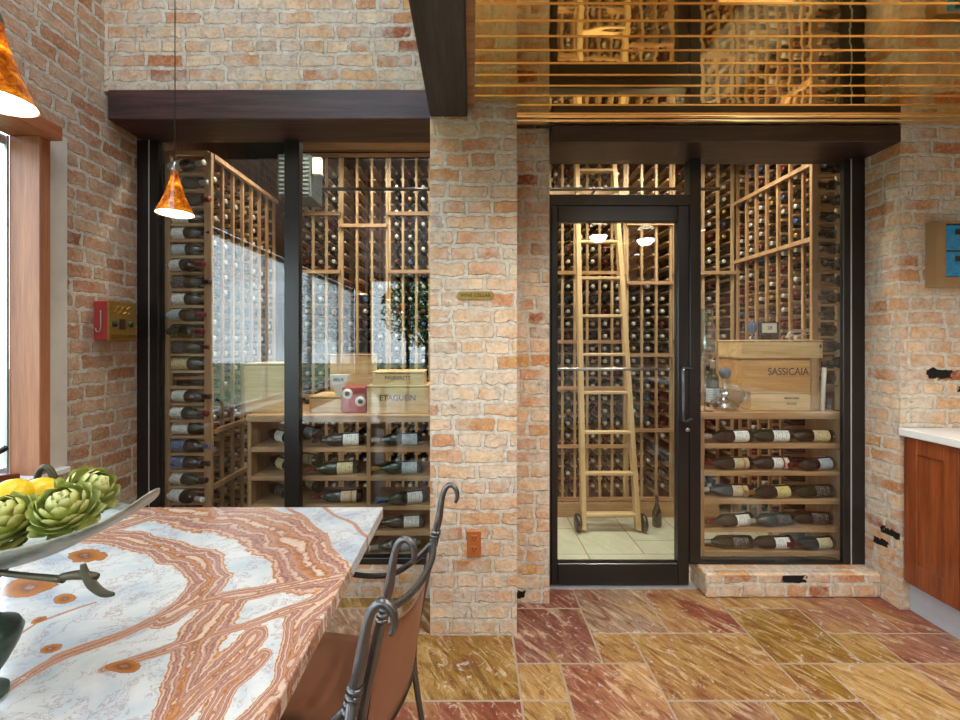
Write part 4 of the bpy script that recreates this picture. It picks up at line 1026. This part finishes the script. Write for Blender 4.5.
# ------------------------------------------------------------------ ceiling bowl lamps (seen mirrored in the door glass)
for xx,yy,lb in ((1.36,.50,'left leaded glass bowl lamp under the copper ceiling, mirrored in the door glass'),(1.93,.35,'right leaded glass bowl lamp under the copper ceiling, mirrored in the door glass')):
    t=thing('bowl_lamp',(xx,yy,H),lb,'ceiling lamp','leaded glass bowl lamps under the copper ceiling')
    MB().lathe([(-.115,.004),(-.11,.04),(-.095,.07),(-.07,.088),(-.045,.095)],(xx,yy,H),24).build('glass_bowl',emis('bowl_glow',(.85,.93,1,1),20) if 'bowl_glow' not in bpy.data.materials else bpy.data.materials['bowl_glow'],t)
    mb=MB()
    for k in range(8):
        a=pi*k/4; mb.tube([(xx+r_*cos(a),yy+r_*sin(a),H+z) for z,r_ in ((-.117,.006),(-.112,.042),(-.097,.072),(-.071,.090),(-.045,.097))],.002,5)
    mb.lathe([(-.048,.098),(-.038,.098)],(xx,yy,H),24); mb.tube([(xx,yy,H-.045),(xx,yy,H-.001)],.03,12); mb.build('lead_frame',M['antique_brass'],t)
# ------------------------------------------------------------------ outside: garden
o=MB().box(-30,30,-30,30,-.35,-.30).build('ground',plain('lawn',srgb(120,130,96),.9,var=.3,scale=2)); struct(o)
def tree(x,y,h,seed,label):
    q=random.Random(seed); t=thing('garden_tree',(x,y,-.3),label,'tree')
    mb=MB(); rod(mb,[(x,y,-.3),(x+.05,y,h*.3),(x,y+.05,h*.6)],[.09,.07,.04],8,4); mb.build('trunk',M['leather_dark'],t)
    lv=MB()
    for _ in range(2600):
        d=Vector((q.gauss(0,1),q.gauss(0,1),q.gauss(0,1))).normalized()*(q.random()**.4); c=Vector((x,y,h*.68))+Vector((d.x*h*.34,d.y*h*.34,d.z*h*.30))
        u=Vector((q.gauss(0,1),q.gauss(0,1),q.gauss(0,1))).normalized(); v_=u.orthogonal().normalized(); s=.07
        lv.add([c-u*s,c+v_*s*.5,c+u*s,c-v_*s*.5],[(0,1,2,3)])
    o=lv.build('foliage',plain('leaf_green',srgb(70,116,58),.6,var=.4,scale=1),t); 
tree(-1.2,-6.0,3.4,1,'leafy green garden tree, reflected in the left cellar window')
tree(.9,-7.2,3.0,2,'second garden tree behind the rear window')
# ------------------------------------------------------------------ lights
W=bpy.data.worlds.new('World'); SC.world=W; W.use_nodes=True; nt=W.node_tree; bg_=nt.nodes['Background']
tc=nt.nodes.new('ShaderNodeTexCoord'); sp=nt.nodes.new('ShaderNodeSeparateXYZ'); nt.links.new(tc.outputs['Generated'],sp.inputs[0])
rp=nt.nodes.new('ShaderNodeValToRGB'); nt.links.new(sp.outputs[2],rp.inputs[0]); rp.color_ramp.elements[0].color=(.80,.90,.98,1); rp.color_ramp.elements[0].position=0; rp.color_ramp.elements[1].color=(.72,.86,1,1); rp.color_ramp.elements[1].position=.8
nt.links.new(rp.outputs[0],bg_.inputs[0]); bg_.inputs[1].default_value=WORLD
def downlight(x,y,z,e,name,label,spot=110,col=(1,.86,.68),grp=None):
    t=thing(name,(x,y,z),label,'downlight',grp)
    mb=MB(); mb.lathe([(-.012,.05),(-.004,.055),(-.001,.055)],(x,y,z),20); mb.build('ring',M['steel'],t)
    MB().lathe([(-.0135,.036),(-.0125,.036)],(x,y,z),20).build('lens',bpy.data.materials.get('lens_glow') or emis('lens_glow',(1,.9,.75,1),8),t)
    L=bpy.data.lights.new('downlight_lamp','SPOT'); L.energy=e; L.spot_size=R(spot); L.spot_blend=.8; L.color=col; L.shadow_soft_size=.04; o=bpy.data.objects.new('downlight_lamp',L); COL.objects.link(o); o.parent=t; o.location=(0,0,-.03)
for i,(x,y) in enumerate(((-1.2,2.78),(-.5,2.80),(-.75,3.15),(.55,2.95),(1.15,2.80),(1.75,2.85),(1.5,3.2))):
    downlight(x,y,3.149,CELL,'downlight','small round downlight in the cellar ceiling','150' and 150,(1,.92,.80),'cellar ceiling downlights')
for (x,y) in ((.6,1.25),(1.5,1.25),(2.4,.6),(.8,-.6),(2.2,-.6)):  # unseen spots added out of view as fill for the room
    downlight(x,y,H-.005,ROOM,'downlight','added unseen fill downlight set in the copper ceiling',140,(1,.96,.90),'added copper ceiling fill lights')
for (x,y) in ((-.35,1.45),(-1.2,1.6),(-.9,.2),(-.9,-1.2)):
    pass
# ------------------------------------------------------------------ camera
cam=bpy.data.cameras.new('camera'); co=bpy.data.objects.new('camera',cam); COL.objects.link(co); SC.camera=co
cam.lens=F/960*36; cam.sensor_width=36; cam.shift_x=8/960; cam.shift_y=-18/960; cam.clip_start=.02
co.location=(0,0,EY); co.rotation_euler=(pi/2,0,0)
SC.view_settings.view_transform='Standard'; SC.view_settings.look='None'; SC.view_settings.gamma=1; SC.view_settings.use_curve_mapping=False
SC.view_settings.exposure=EXPO
SC.cycles.max_bounces=10; SC.cycles.diffuse_bounces=4; SC.cycles.glossy_bounces=5; SC.cycles.transparent_max_bounces=12; SC.cycles.sample_clamp_indirect=6; SC.cycles.caustics_reflective=False
SC.cycles.use_denoising=True
